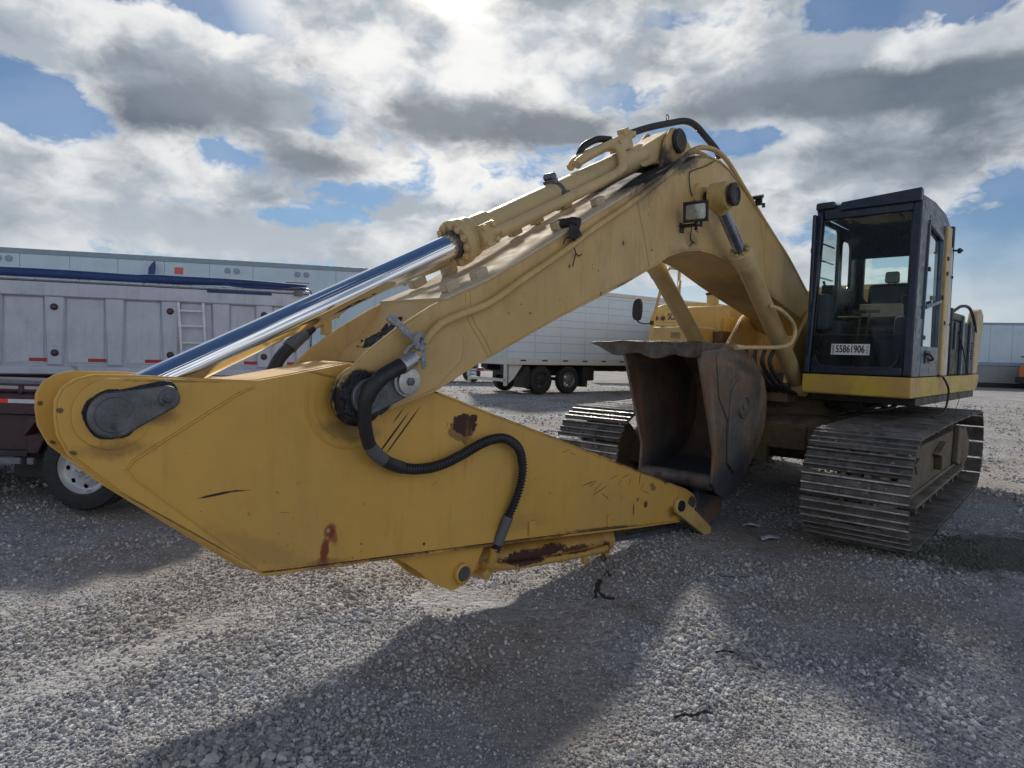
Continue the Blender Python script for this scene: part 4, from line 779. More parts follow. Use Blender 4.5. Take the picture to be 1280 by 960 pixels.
# work light with bracket and wire
q = MB()
lc = Vector((3.26, .45, 2.68)); rot_l = Matrix.Rotation(R(8), 3, 'Z') @ Matrix.Rotation(R(6), 3, 'Y')
def LP(x, y, z): return lc + rot_l @ Vector((x, y, z))
def taper(bb, x0, x1, hy0, hz0, hy1, hz1):
    vs = [LP(x0, -hy0, -hz0), LP(x0, hy0, -hz0), LP(x0, hy0, hz0), LP(x0, -hy0, hz0), LP(x1, -hy1, -hz1), LP(x1, hy1, -hz1), LP(x1, hy1, hz1), LP(x1, -hy1, hz1)]
    bb.add(vs, [(0, 3, 2, 1), (4, 5, 6, 7), (0, 1, 5, 4), (1, 2, 6, 5), (2, 3, 7, 6), (3, 0, 4, 7)])
taper(q, -.09, .0, .05, .04, .098, .078); wl = q.build('work_light', M['black'], bo, bevel=.012, seg=3)
q = MB(); q.frame(lambda a, b, c: LP(c, a, b), (-.100, .100, -.080, .080), (-.080, .080, -.058, .058), .02, .022); q.build('light_bezel', M['black'], wl, bevel=.004)
q = MB(); q.frame(lambda a, b, c: LP(.006 + c, a, b), (-.081, .081, -.060, .060), (-.001, .001, -.001, .001), .0005, .004); q.build('light_lens', M['lens'], wl)
q = MB(); q.bx(3.16, 3.24, .291, .44, 2.585, 2.60); q.bx(3.17, 3.23, .291, .30, 2.54, 2.62); q.cyl((3.20, .42, 2.55), (3.20, .42, 2.62), .014, n=8); q.cyl((3.25, .49, 2.56), (3.25, .49, 2.61), .012, n=8); q.build('light_bracket', M['black'], bo, bevel=.003)
q = MB(); q.tube(spline([(2.72, .305, 3.215), (2.9, .31, 3.13), (3.10, .305, 3.05), (3.125, .30, 3.0), (3.09, .30, 2.89), (3.05, .31, 2.84), (3.10, .36, 2.77)], 5), .0045, 6)
q.tube(spline([(3.16, .36, 2.60), (3.06, .30, 2.56), (3.05, .295, 2.51), (2.98, .295, 2.49)], 5), .004, 6); q.tube(spline([(3.02, .295, 2.50), (3.04, .3, 2.47), (3.07, .296, 2.455)], 4), .004, 6); q.tube(spline([(3.12, .37, 2.6), (3.0, .31, 2.60), (2.93, .295, 2.585)], 4), .003, 6); q.build('loose_wire', M['rubber'], bo)
q = MB(); q.box((1.90, .33, 3.06), (.05, .10, .03), Matrix.Rotation(R(25), 3, 'Y')); q.box((1.87, .33, 3.02), (.03, .06, .06)); q.cyl((1.76, .33, 2.99), (1.76, .33, 3.03), .016, n=8); q.tube([(6.0,.30,1.0),(6.0,.30,1.0001)], .0001, 3)
q.build('line_bracket', M['black'], bo)

# ---------------- arm cylinder (lies on the boom)
P0 = Vector((7.195, 0, 1.283)); G0 = Vector((5.345, 0, 2.190)); E0 = Vector((3.05, 0, 3.335)); ax = (E0 - G0).normalized(); nrm = Vector((-ax.z, 0, ax.x)); nrm = nrm if nrm.z > 0 else -nrm
q = MB(); q.lathe([(.100, .02), (.112, .06), (.112, .30), (.094, .31), (.094, (E0 - G0).length - .40), (.085, (E0 - G0).length - .36)], G0, ax, 40)
q.lathe([(.135, .0), (.142, .006), (.142, .055), (.135, .06), (.128, .065), (.128, .13), (.120, .14)], G0, ax, 48)
q.prism([(a, b) for a, b in capsule((E0.x, E0.z), (E0.x + .42, E0.z - .215), .10, .075)], -.085, .085)
ac = q.build('arm_cylinder', M['cyl'], exc, bevel=.003)
q = MB(); q.lathe([(.086, -.012), (.082, -.02), (.060, -.022), (.058, 0.0), (.086, 0.0)], G0, ax, 36)
for k in range(20):
    a = 2 * PI * k / 20; c_ = G0 + (nrm * math.cos(a) + Vector((0, 1, 0)) * math.sin(a)) * .072; q.cyl(c_ - ax * .024, c_ - ax * .01, .007, n=6)
q.build('gland', M['steel'], ac)
b0 = None
for k in range(12):
    a = 2 * PI * (k + .5) / 12; c_ = G0 + (nrm * math.cos(a) + Vector((0, 1, 0)) * math.sin(a)) * .113
    if b0 is None: q = MB(); q.lathe([(.021, 0), (.021, .016), (.012, .020)], (0, 0, 0), -ax, 6); b0 = q.build('bolt', M['cyl'], ac); b0.location = c_ - ax * .0
    else: dup(b0, ac, c_)
q = MB(); q.cyl(P0 + ax * .06, G0 + ax * .02, .072, n=64); rod = q.build('rod', M['chrome'], ac)
q = MB(); q.lathe([(.075, -.125), (.125, -.12), (.125, .12), (.075, .125)], P0, (0, 1, 0), 36); q.cyl(P0 + ax * .05, P0 + ax * .17, .085, .076, n=32); q.build('rod_eye', M['yel'], ac)
q = MB(); s1 = 1.02
q.lathe([(.098, -.012), (.102, -.010), (.102, .022), (.098, .024)], G0 + ax * s1, ax, 36); c_ = G0 + ax * s1 + nrm * .10; q.box(c_, (.05, .10, .03), Matrix.Rotation(R(26), 3, 'Y')); q.cyl(c_ + Vector((0, -.05, .035)), c_ + Vector((0, .03, .035)), .028, n=14); q.box(G0 + ax * s1 + Vector((0, .115, -.01)), (.06, .05, .06)); q.build('barrel_band', M['steel'], ac, bevel=.004)
q = MB(); L_ = lambda t, y, u: G0 + ax * t + Vector((0, y, 0)) + nrm * u
q.tube(spline([L_(.18, .115, .0), L_(.24, .150, -.01), L_(.34, .155, -.02), L_(1.2, .155, -.02), L_(1.62, .155, -.01), L_(1.72, .14, .04), L_(1.78, .10, .11), L_(1.80, .04, .15), L_(1.78, -.02, .165)], 5), .036, 16)
q.box(L_(.16, .13, -.005), (.12, .06, .14), Matrix.Rotation(R(26), 3, 'Y')); q.build('barrel_tube', M['cyl'], ac, bevel=.004)
b1 = None
for t, u in ((.12, .045), (.20, .045), (.12, -.05), (.20, -.05)):
    if b1 is None: q = MB(); q.cyl((0, 0, 0), (0, .022, 0), .017, n=8); b1 = q.build('flange_bolt', M['cyl'], ac); b1.location = L_(t, .158, u)
    else: dup(b1, ac, L_(t, .158, u))
q = MB(); q.tube(spline([L_(1.35, .0, .135), L_(1.45, 0, .155), L_(1.9, .0, .175), L_(2.15, 0, .18)], 5), .034, 14); q.box(L_(1.95, .0, .14), (.16, .12, .09), Matrix.Rotation(R(26), 3, 'Y')); q.box(L_(2.02, .0, .22), (.07, .07, .05), Matrix.Rotation(R(26), 3, 'Y')); q.tube(spline([L_(1.38, -.09, .12), L_(1.5, -.09, .16), L_(1.9, -.08, .17)], 5), .03, 12); q.build('port_manifold', M['cyl'], ac, bevel=.004)
q = MB(); q.tube(spline([L_(1.52, -.10, .17), L_(1.62, -.1, .225), L_(1.78, -.08, .235), L_(1.9, -.05, .20)], 5), .026, 12); q.build('hydraulic_hose', M['rubber'], ac)
q = MB(); q.tube(spline([L_(2.12, 0, .19), (3.32, .02, 3.40), (3.05, .05, 3.50), (2.85, .08, 3.565), (2.74, .12, 3.55), (2.66, .18, 3.46), (2.58, .24, 3.36), (2.52, .25, 3.30)], 6), .028, 14); q.tube(circ3 if False else [(3.08 + .022 * math.cos(a), .05, 3.54 + .022 * math.sin(a)) for a in [i * .5 for i in range(13)]], .004, 6); q.build('hydraulic_hose', M['rubber'], ac)
for sy in (1, -1):
    q = MB(); q.prism([(3.30, 3.03), (3.22, 3.32), (3.12, 3.43), (2.98, 3.44), (2.88, 3.37), (2.60, 3.20), (2.70, 3.12)], sy * .105, sy * .14); q.build('cylinder_lug', M['boom'], bo, bevel=.006)
q = MB(); q.cyl((3.05, -.17, 3.335), (3.05, .175, 3.335), .085, n=32); q.lathe([(.098, .142), (.098, .165), (.07, .172)], (3.05, 0, 3.335), (0, 1, 0), 32); q.build('lug_pin', M['black'], bo)
# ---------------- boom cylinders
for sy in (1, -1):
    Y_ = sy * .445; T_ = Vector((2.93, Y_, 2.855)); F_ = Vector((.95, Y_, 1.26)); a_ = (F_ - T_).normalized(); Lc = (F_ - T_).length
    q = MB(); t0 = .60
    q.lathe([(.085, t0), (.098, t0 + .01), (.098, t0 + .10), (.090, t0 + .11), (.090, t0 + .20), (.084, t0 + .21), (.084, Lc - .12), (.06, Lc - .08)], T_, a_, 36); q.lathe([(.06, -.07), (.10, -.07), (.10, .07), (.06, .07)], F_, (0, 1, 0), 28)
    bc = q.build('boom_cylinder', M['cyl'], exc, bevel=.003)
    q = MB(); q.cyl(T_ + a_ * .08, T_ + a_ * (t0 + .03), .050, n=36); q.build('rod', M['rodd'], bc)
    q = MB(); q.lathe([(.06, -.075), (.112, -.07), (.112, .07), (.06, .075)], T_ + Vector((0, sy * .04, 0)), (0, 1, 0), 36); q.cyl(T_ + a_ * .05, T_ + a_ * .15, .085, .062, n=28); q.build('rod_eye', M['yel'], bc)
    b2 = None; n2_ = Vector((-a_.z, 0, a_.x))
    for k in range(8):
        an = 2 * PI * k / 8; c_ = T_ + a_ * (t0 - .004) + (n2_ * math.cos(an) + Vector((0, 1, 0)) * math.sin(an)) * .074
        if b2 is None: q = MB(); q.cyl((0, 0, 0), -a_ * .018, .014, n=6); b2 = q.build('bolt', M['cyl'], bc); b2.location = c_
        else: dup(b2, bc, c_)
    if sy > 0:
        q = MB(); up_ = Vector((-a_.z, 0, a_.x)); up_ = up_ if up_.x > 0 else -up_
        q.tube(spline([(1.98, .53, 2.03), (1.93, .60, 2.00), (1.75, .62, 1.93), (1.62, .62, 1.86), (1.60, .62, 1.78), (1.68, .61, 1.69), (1.85, .58, 1.655), (2.15, .50, 1.645), (2.38, .44, 1.64)], 6), .019, 12); q.tube([(2.36, .445, 1.64), (2.43, .43, 1.64)], .024, 8); q.build('cylinder_tube', M['cyl'], bc)
# hoses bundle below boom foot
q = MB()
for k in range(6):
    y = .02 + .075 * k; q.tube(spline([(1.75 - .05 * k, y, 1.66), (1.6, y, 1.50), (1.35, y + .02, 1.30), (1.1, y + .05, 1.20), (.8, y, 1.18)], 6), .022, 10)
q.build('hose_bundle', M['rubber'], exc)

# ---------------- stick
HS = .18
s_out = [(7.386, 1.281), (7.383, 1.339), (7.361, 1.385), (7.318, 1.416), (7.26, 1.430), (7.10, 1.426), (6.655, 1.398), (6.62, 1.398), (6.478, 1.421), (6.162, 1.478), (5.98, 1.44), (5.612, 1.314), (5.266, 1.198), (4.51, .953), (3.594, .649), (2.70, .356), (2.62, .32), (2.565, .27), (2.56, .20), (2.60, .14), (2.70, .108), (2.851, .119), (3.473, .18), (3.994, .242), (4.681, .318), (5.26, .38), (6.133, .471), (6.60, .522), (6.68, .552), (7.176, .965), (7.343, 1.129), (7.379, 1.21)]
q = MB(); q.prism([(6.76, 1.392), (6.62, 1.402), (6.478, 1.425), (6.30, 1.456), (6.162, 1.482), (5.98, 1.444), (5.612, 1.318), (5.266, 1.202), (4.51, .957), (3.594, .653), (2.72, .368), (2.66, .30), (2.66, .20), (2.72, .112), (3.473, .176), (3.994, .238), (4.681, .314), (5.26, .376), (6.133, .467), (6.60, .518), (6.69, .55), (7.176, .958), (7.30, 1.08), (7.24, 1.12), (7.10, 1.12), (7.02, 1.20), (7.02, 1.32), (6.94, 1.38)], -HS + .026, HS - .026)
stick = q.build('stick', M['stick'], exc, bevel=.004, label='yellow stick with rust spots and scratches')
for sy in (1, -1):
    q = MB(); q.prism(s_out, sy * (HS - .025), sy * HS); q.build('stick_side_plate', M['stick'], stick, bevel=.004)
    # thicker clevis plate at the rear end, its edge makes the crease
    cl = [(7.378, 1.281), (7.375, 1.337), (7.354, 1.38), (7.314, 1.409), (7.26, 1.422), (7.10, 1.418), (6.70, 1.395), (6.64, 1.375), (6.72, 1.345), (7.13, 1.095), (7.16, 1.055), (7.13, 1.01), (6.66, .575), (6.655, .545), (6.69, .570), (7.176, .975), (7.336, 1.135), (7.371, 1.212)]
    q = MB(); q.prism(cl, sy * HS, sy * (HS + .012)); q.build('clevis_plate', M['stick'], stick, bevel=.008, seg=3)
    q = MB(); q.lathe([(.137, 0), (.136, .010), (.12, .012)], (7.202, sy * (HS + .010), 1.28), (0, sy, 0), 56); q.build('pin_boss', M['stick'], stick)
    q = MB(); q.tube([(tipc[0] + .245 * math.cos(R(a)), sy * (HS + .001), tipc[1] - .02 + .245 * math.sin(R(a))) for a in range(-125, 12, 5)], .0055, 8); q.tube([(tipc[0] + .20 * math.cos(R(a)), sy * (HS + .001), tipc[1] - .02 + .20 * math.sin(R(a))) for a in range(-125, 20, 5)], .003, 6); q.build('weld_ring', M['stick'], stick)
    q = MB(); q.lathe([(.075, 0), (.072, .02), (.045, .022)], (2.935, sy * HS, .265), (0, sy, 0), 32); q.build('tip_boss', M['stick'], stick)
q = MB(); q.cyl((7.202, -.22, 1.28), (7.202, .20, 1.28), .07, n=32); q.build('rod_pin', M['steel'], stick)
q = MB(); rr_ = [(7.205 + (.100 + .004 * math.sin(3 * a) + random.uniform(-.002, .002)) * math.cos(a), 1.277 + (.097 + .003 * math.sin(5 * a) + random.uniform(-.002, .002)) * math.sin(a)) for a in [2 * PI * i / 50 for i in range(50)]]; q.prism(rr_, HS + .02, HS + .027); q.prism(capsule((7.19, 1.30), (7.02, 1.355), .07, .05), HS + .012, HS + .024); q.build('grease_ring', M['grease'], stick, bevel=.003)
q = MB(); q.prism(capsule((7.205, 1.278), (7.020, 1.336), .090, .050), HS + .027, HS + .052); rp2 = q.build('retaining_plate', M['steel'], stick, bevel=.008, seg=3)
q = MB(); q.lathe([(.068, 0), (.066, .005), (.004, .006), (.003, .002), (0, .002)], (7.205, HS + .052, 1.278), (0, 1, 0), 40); q.build('pin_end', M['steel'], rp2)
q = MB(); q.lathe([(.036, 0), (.034, .008), (.02, .008), (.02, .020), (.012, .023)], (7.020, HS + .052, 1.336), (0, 1, 0), 6); q.lathe([(.037, 0), (.035, .005), (.02, .006)], (7.02, HS + .051, 1.336), (0, 1, 0), 28); q.build('bolt', M['steel'], rp2)
wb = MB()
def bead(pts, y, r=.0055):
    P_ = spline([(a, y, b) for a, b in pts], 1) if len(pts) == 2 else [Vector((a, y, b)) for a, b in pts]; out = []
    for i in range(len(P_) - 1):
        n_ = max(2, int((P_[i + 1] - P_[i]).length / .012))
        out += [P_[i].lerp(P_[i + 1], k / n_) for k in range(n_)]
    out.append(P_[-1]); wb.tube(out, [r * (1 + .22 * math.sin(k * 1.9) + random.uniform(-.1, .1)) for k in range(len(out))], 6)
bead([(6.645, 1.372), (6.72, 1.34), (7.13, 1.09), (7.157, 1.055), (7.125, 1.008), (6.665, .57)], HS + .004)
bead([(6.55, .520), (6.133, .476), (5.26, .386), (4.681, .324), (3.473, .187), (2.9, .126)], HS + .002, .004)
bead([(5.55, 1.292), (5.2, 1.174), (4.51, .948), (3.594, .644), (2.74, .362)], HS + .002, .0035)
wb.build('weld_bead', M['stick'], stick)
# bottom flange lip of stick
q = MB(); q.prism([(6.60, .515), (6.133, .468), (5.26, .377), (4.681, .315), (3.473, .178), (2.851, .116), (2.851, .102), (3.473, .164), (4.681, .301), (5.26, .363), (6.133, .454), (6.60, .500)], -HS - .006, HS + .008); q.build('bottom_flange', M['stick'], stick, bevel=.003)
q = MB()
q.prism([(5.6, 1.320), (5.2, 1.186), (4.51, .962), (3.594, .658), (2.74, .376), (2.74, .366), (3.594, .648), (4.51, .950), (5.2, 1.174), (5.6, 1.308)], -HS - .006, HS + .006); q.build('top_flange', M['stick'], stick, bevel=.002)
lg = None
for s_, z_ in ((4.78, .40), (3.90, .30)):
    if lg is None: q = MB(); q.bx(-.03, .03, HS, HS + .014, -.045, .045); q.cyl((-.012, HS + .014, .0), (-.012, HS + .017, .0), .008, n=10); lg = q.build('hose_pad', M['stick'], stick, bevel=.006); o = lg
    else: o = dup(lg, stick)
    o.location = (s_, 0, z_)
# lug under stick and bucket cylinder
for sy in (1, -1):
    q = MB(); q.prism(spline2([(6.02, .455), (5.89, .43), (5.775, .375), (5.65, .285), (5.56, .205), (5.47, .15)], 4) + [(5.40, .118), (5.325, .135), (5.24, .20), (5.14, .36)], sy * .10, sy * .13); q.build('cylinder_lug', M['stick'], stick, bevel=.004)
q = MB(); q.lathe([(.05, .13), (.062, .132), (.062, .16), (.052, .165), (.052, .158), (0, .158)], (5.345, 0, .214), (0, 1, 0), 36); q.cyl((5.345, -.16, .214), (5.345, .13, .214), .045); q.build('lug_pin', M['stick'], stick)
q = MB(); q.lathe([(.045, 0), (.044, .004), (0, .004)], (5.345, .159, .214), (0, 1, 0), 32); q.build('pin_end', M['steel'], stick)
A1 = Vector((5.345, 0, .214)); A2 = Vector((2.55, 0, -.02)); d_ = (A2 - A1).normalized()
bcm = MB(); bcm.lathe([(.05, .04), (.07, .09), (.082, .16), (.086, .17), (.086, 1.55), (.096, 1.56), (.096, 1.66), (.08, 1.67)], A1, d_, 36); bcm.lathe([(.045, -.07), (.075, -.07), (.075, .07), (.045, .07)], A1, (0, 1, 0), 24)
M['bcyl'] = mat('scraped_yellow_cylinder_paint', (.50, .30, .08), .5, var=.15, vscale=4, chips=.9, dirt=.4, dirtcol=(.08, .05, .03), spots=[(4.75, .175, .22, .040, 5, RUST, 1.2, .1, 1), (4.45, .16, .16, .035, 5, RUST, 1.6, .1, 1), (4.2, .12, .2, .02, 5, RUST, 2.0, .1, .9), (4.9, .08, .2, .02, 5, BLK, 2.0, .1, .9), (3.8, .05, .04, .05, 0, RUST, 1.6, .1, .9)])
bcy = bcm.build('bucket_cylinder', M['bcyl'], exc, bevel=.003)
q = MB(); q.cyl(A1 + d_ * 1.62, A1 + d_ * 2.78, .048, n=32); q.build('rod', M['rodd'], bcy)
q = MB(); q.tube(spline([(5.12, .12, .215), (5.06, .125, .19), (4.9, .125, .155), (4.4, .125, .10), (4.0, .125, .065), (3.86, .12, .055), (3.80, .09, .05)], 5), .026, 12); q.cyl((5.15, .12, .205), (5.06, .12, .20), .035, n=8); q.cyl((4.42, .125, .10), (4.38, .125, .095), .031, n=12); q.build('cylinder_tube', M['bcyl'], bcy)
q = MB(); q.cyl((5.15, .06, .16), (5.15, .16, .16), .032, n=14); q.box((4.12, .13, .03), (.05, .03, .06)); q.box((3.80, .08, .0), (.05, .05, .05)); q.build('port_block', M['bcyl'], bcy, bevel=.006)
q = MB(); q.tube(spline([(3.85, .1, .0), (3.83, .11, -.03), (3.86, .12, -.045)], 4), .006, 6); q.build('bleed_wire', M['black'], bcy)
# ribbed hose looping over the stick
hp = spline([(5.925, .375, 1.500), (6.02, .385, 1.462), (6.12, .385, 1.41), (6.175, .365, 1.33), (6.175, .335, 1.24), (6.14, .30, 1.15), (6.09, .27, 1.06), (5.99, .245, .98), (5.86, .235, .925), (5.73, .23, .905), (5.60, .235, .915), (5.46, .24, .955), (5.33, .24, 1.00), (5.22, .24, 1.025), (5.10, .24, 1.02), (4.985, .235, .955), (4.935, .23, .85), (4.94, .23, .74), (4.985, .225, .62), (5.04, .215, .51), (5.085, .20, .40), (5.11, .185, .31)], 12)
q = MB(); q.tube(hp[36:96], [.034] * 60, 14) ; q.build('hydraulic_hose', M['rubber'], exc)
q = MB(); q.tube(hp[:40], [.040] * 40, 14); q.build('hose_sleeve', M['black'], exc)
q = MB(); pts = hp[78:]; fine_ = []; 
for i in range(len(pts) - 1):
    for j in range(5): fine_.append(pts[i].lerp(pts[i + 1], j / 5))
acc = 0; rs = []
for i, p in enumerate(fine_):
    if i: acc += (p - fine_[i - 1]).length
    rs.append(.0255 + .0055 * math.sin(acc * 2 * PI / .0195))
q.tube(fine_, rs, 12); q.build('ribbed_hose', M['rubberc'], exc, ang=70)
q = MB(); q.tube(hp[70:84], [.035] * 14, 14); q.tube(hp[-26:-6], [.033] * 20, 14); q.build('hose_sleeve', M['greyhose'], exc)
q = MB(); c0 = Vector((5.925, .375, 1.50)); c1 = Vector((5.86, .352, 1.552)); q.cyl(Vector((6.0, .385, 1.468)), c0 + (c1 - c0) * .1, .042, n=20); q.cyl(c0, c1, .036, n=6); q.build('crimp_fitting', M['bright'], exc, bevel=.003)
q = MB(); q.tube([(5.90, .37, 1.520), (5.84, .347, 1.575)], .033, 14); q.build('tube_nut', M['yel'], exc)
q = MB(); q.tube(spline([(5.115, .18, .33), (5.12, .165, .25), (5.12, .14, .21)], 4), .028, 12); q.build('hose_elbow', M['bcyl'], exc)

# ---------------- bucket
HW = .38
sidep = [(3.024, 1.645), (2.554, 1.643), (2.33, 1.635), (2.152, 1.595), (1.96, 1.53), (1.823, 1.44), (1.69, 1.32), (1.633, 1.20), (1.615, 1.05), (1.636, .905), (1.70, .78), (1.796, .682), (1.95, .55), (2.116, .411), (2.28, .33), (2.428, .291), (2.56, .34), (2.668, .445), (2.649, .60), (2.649, .724), (2.70, .85), (2.744, .976), (2.82, 1.15), (2.887, 1.322), (2.96, 1.50)]
arc = sidep[1:16]
q = MB(); outer_ = [[(a, y, b) for y in np.linspace(-HW, HW, 9)] for a, b in arc]; inr = off(arc, .03)
q.prism(arc + inr[::-1], -HW + .002, HW - .002)
q.prism([(3.0, 1.640), (2.55, 1.640), (2.55, 1.605), (3.0, 1.605)], -HW + .002, HW - .002)
bk = q.build('bucket', M['bucket'], exc, bevel=.004, label='rusty curled digging bucket')
for sy in (1, -1):
    q = MB(); q.prism(sidep, sy * (HW - .028), sy * HW); q.build('bucket_side_plate', M['bucket'], bk, bevel=.005)
    q = MB(); q.prism([(2.70, 1.575), (2.62, 1.60), (2.3, 1.585), (2.0, 1.49), (1.79, 1.33), (1.70, 1.15), (1.72, 1.02), (2.0, 1.02), (2.2, .98), (2.45, 1.0), (2.62, 1.2)], sy * HW, sy * (HW + .012)); q.build('wear_plate', M['bucket'], bk, bevel=.004)
    q = MB(); q.prism([(2.42, 1.22), (2.38, 1.29), (2.28, 1.345), (2.12, 1.35), (1.97, 1.29), (1.87, 1.17), (1.83, 1.02), (1.87, .86), (1.98, .70), (2.12, .56), (2.30, .50), (2.42, .60), (2.44, .9)], sy * (HW + .0), sy * (HW + .030)); q.build('side_cheek', M['bucket'], bk, bevel=.008)
    q = MB(); q.lathe([(.115, 0), (.11, .018), (.085, .02), (.082, .008), (.03, .008), (.03, .02), (.0, .022)], (2.18, sy * (HW + .030), 1.105), (0, sy, 0), 36); q.build('side_boss', M['bucket'], bk)
q = MB(); q.prism([(2.60, .455), (2.20, .50), (2.0, .56), (2.0, .53), (2.2, .46), (2.60, .41)], -HW + .03, HW - .03); q.lathe([(.07, -HW + .03), (.07, HW - .03)], (2.60, 0, .44), (0, 1, 0), 24); q.build('torque_tube', M['bucket'], bk)
# worn lip with drooping shroud edge
lipo = [(-.70, 1.655), (-.60, 1.666), (-.44, 1.668), (-.36, 1.680), (-.24, 1.674), (-.05, 1.668), (.06, 1.676), (.20, 1.668), (.30, 1.672), (.395, 1.660), (.41, 1.60), (.40, 1.545), (.33, 1.540), (.26, 1.548), (.20, 1.562), (.14, 1.555), (.08, 1.532), (0, 1.524), (-.09, 1.545), (-.14, 1.565), (-.22, 1.566), (-.33, 1.550), (-.41, 1.545), (-.50, 1.58), (-.60, 1.625)]
q = MB(); q.prism_f(spline2(lipo + [lipo[0]], 3)[:-1], 3.0, 3.075); q.prism([(3.01, 1.678), (3.01, 1.60), (2.62, 1.625), (2.62, 1.652)], -HW - .008, HW + .008)
q.build('cutting_edge', M['lip'], bk, bevel=.010, seg=2)
# ears and link bar at the hinge
for sy in (.135, -.185):
    q = MB(); q.prism(spline2([(2.70, .46), (2.58, .49), (2.44, .48), (2.28, .38), (2.06, .24), (2.08, .08), (2.33, -.0), (2.52, .05), (2.56, .18), (2.54, .32), (2.66, .40), (2.70, .46)], 4)[:-1], sy, sy + .05); q.build('bucket_ear', M['bucket'], bk, bevel=.006)
q = MB(); q.cyl((2.66, -.2, .25), (2.66, .2, .25), .05, n=28); q.build('bucket_pin', M['steel'], bk)
q = MB(); q.prism(capsule((2.935, .265), (2.42, -.045), .072, .055), HS + .024, HS + .06); q.build('link_bar', M['yel'], exc, bevel=.006)
q = MB(); q.lathe([(.05, .0), (.046, .02), (.02, .022)], (2.94, HS + .06, .268), (0, 1, 0), 10); q.build('link_bolt', M['black'], exc)
q = MB(); q.prism(capsule((2.935, .265), (2.42, -.045), .072, .055), -.24, -.205); q.build('link_bar', M['yel'], exc, bevel=.006)

# ---------------- rag tied on the boom tip (its own thing)
rg = empty('tied_rag', (0, 0, 0), 0); rg.location = exc.matrix_basis @ Vector((5.92, .38, 1.60)); rg.rotation_euler = exc.rotation_euler
tag(rg, 'grey weathered rag knotted round the hydraulic pipe at the boom tip', 'rag')
o0 = Vector((5.92, .38, 1.60))
def rp_(pts): return [Vector(p) - o0 for p in pts]
q = MB(); pp = spline(rp_([(6.02, .30, 1.715), (5.985, .335, 1.68), (5.945, .36, 1.635), (5.91, .37, 1.61), (5.885, .375, 1.60)]), 6); q.tube(pp, [.021 + .003 * math.sin(i * .7) for i in range(len(pp))], 6); q.build('strip', M['rag'], rg, ang=20)
q = MB()
for k in range(6):
    a = k * 1.05; q.tube([Vector((-.025 + .026 * math.cos(a + t), .006 + .02 * math.sin(2 * t + a), -.005 + .034 * math.sin(a + t))) for t in np.linspace(0, 3.6, 12)], [.012 + .003 * math.sin(i * .8 + k) for i in range(12)], 7)
q.build('knot', M['rag'], rg, ang=20)
q = MB(); pp = spline(rp_([(5.885, .385, 1.59), (5.872, .395, 1.54), (5.865, .395, 1.50), (5.862, .39, 1.455)]), 6); q.tube(pp, [.019 + .003 * math.sin(i * .6) - .0004 * i for i in range(len(pp))], 5); pp = spline(rp_([(5.90, .38, 1.585), (5.95, .385, 1.565), (5.975, .38, 1.53)]), 5); q.tube(pp, .008, 6); q.build('loose_end', M['rag'], rg, ang=20)

# ================================================================== VEHICLES BEHIND
def wheel(name, parent, pos, Rr, rim, wdt, ax, holes=8, rimmat=None):     # ax: outward direction of the axle in the local frame
    w = MB(); a = Vector(ax).normalized(); p = Vector(pos)
    w.lathe([(rim, -wdt), (Rr * .93, -wdt), (Rr * .99, -wdt * .85), (Rr, -wdt * .7), (Rr, -wdt * .3), (Rr * .99, -.02), (Rr * .95, 0.0), (Rr * .80, .012), (rim * 1.06, .004), (rim * 1.0, -.012)], p, a, 48, closed=True)
    for k in range(36):
        an = 2 * PI * k / 36; t = Vector((0, 0, 1)) if abs(a.z) < .9 else Vector((1, 0, 0)); u = a.cross(t).normalized(); v = a.cross(u)
        dd = u * math.cos(an) + v * math.sin(an); w.box(p + dd * (Rr + .002) - a * wdt * .5, (.012, wdt * .8, Rr * .11), Matrix((dd, a, dd.cross(a))).transposed())
    ty = w.build(name, M['tyre'], parent)
    # disc with real hand holes
    n = 96; rad = [rim * 1.0, rim * .96, rim * .90, rim * .84, rim * .80, rim * .76, rim * .72, rim * .68, rim * .64, rim * .60, rim * .56, rim * .50, rim * .30, rim * .12]
    dep = [.0, .006, -.03, -.045, -.046, -.046, -.045, -.043, -.04, -.036, -.03, -.02, -.02, .0]
    vs = []; fs = []
    for r_, h_ in zip(rad, dep):
        for k in range(n):
            an = 2 * PI * k / n; vs.append(p + (u * math.cos(an) + v * math.sin(an)) * r_ + a * h_)
    hr = rim * .085; hc = rim * .70
    for i in range(len(rad) - 1):
        for k in range(n):
            rc = (rad[i] + rad[i + 1]) / 2; ang_ = 2 * PI * (k + .5) / n; kk = round(ang_ / (2 * PI / holes)) * 2 * PI / holes
            if math.hypot(rc - hc, hc * (ang_ - kk)) < hr: continue
            k2 = (k + 1) % n; fs.append((i * n + k, i * n + k2, (i + 1) * n + k2, (i + 1) * n + k))
    q = MB(); q.add(vs, fs); q.lathe([(rim * .14, -.01), (rim * .13, .03), (rim * .08, .04)], p, a, 20)
    for k in range(8):
        an = 2 * PI * k / 8 + .2; c = p + (u * math.cos(an) + v * math.sin(an)) * rim * .34 - a * .02; q.cyl(c, c + a * .025, rim * .04, n=6)
    q.build('rim', rimmat or M['alloy'], ty, fix=False); return ty

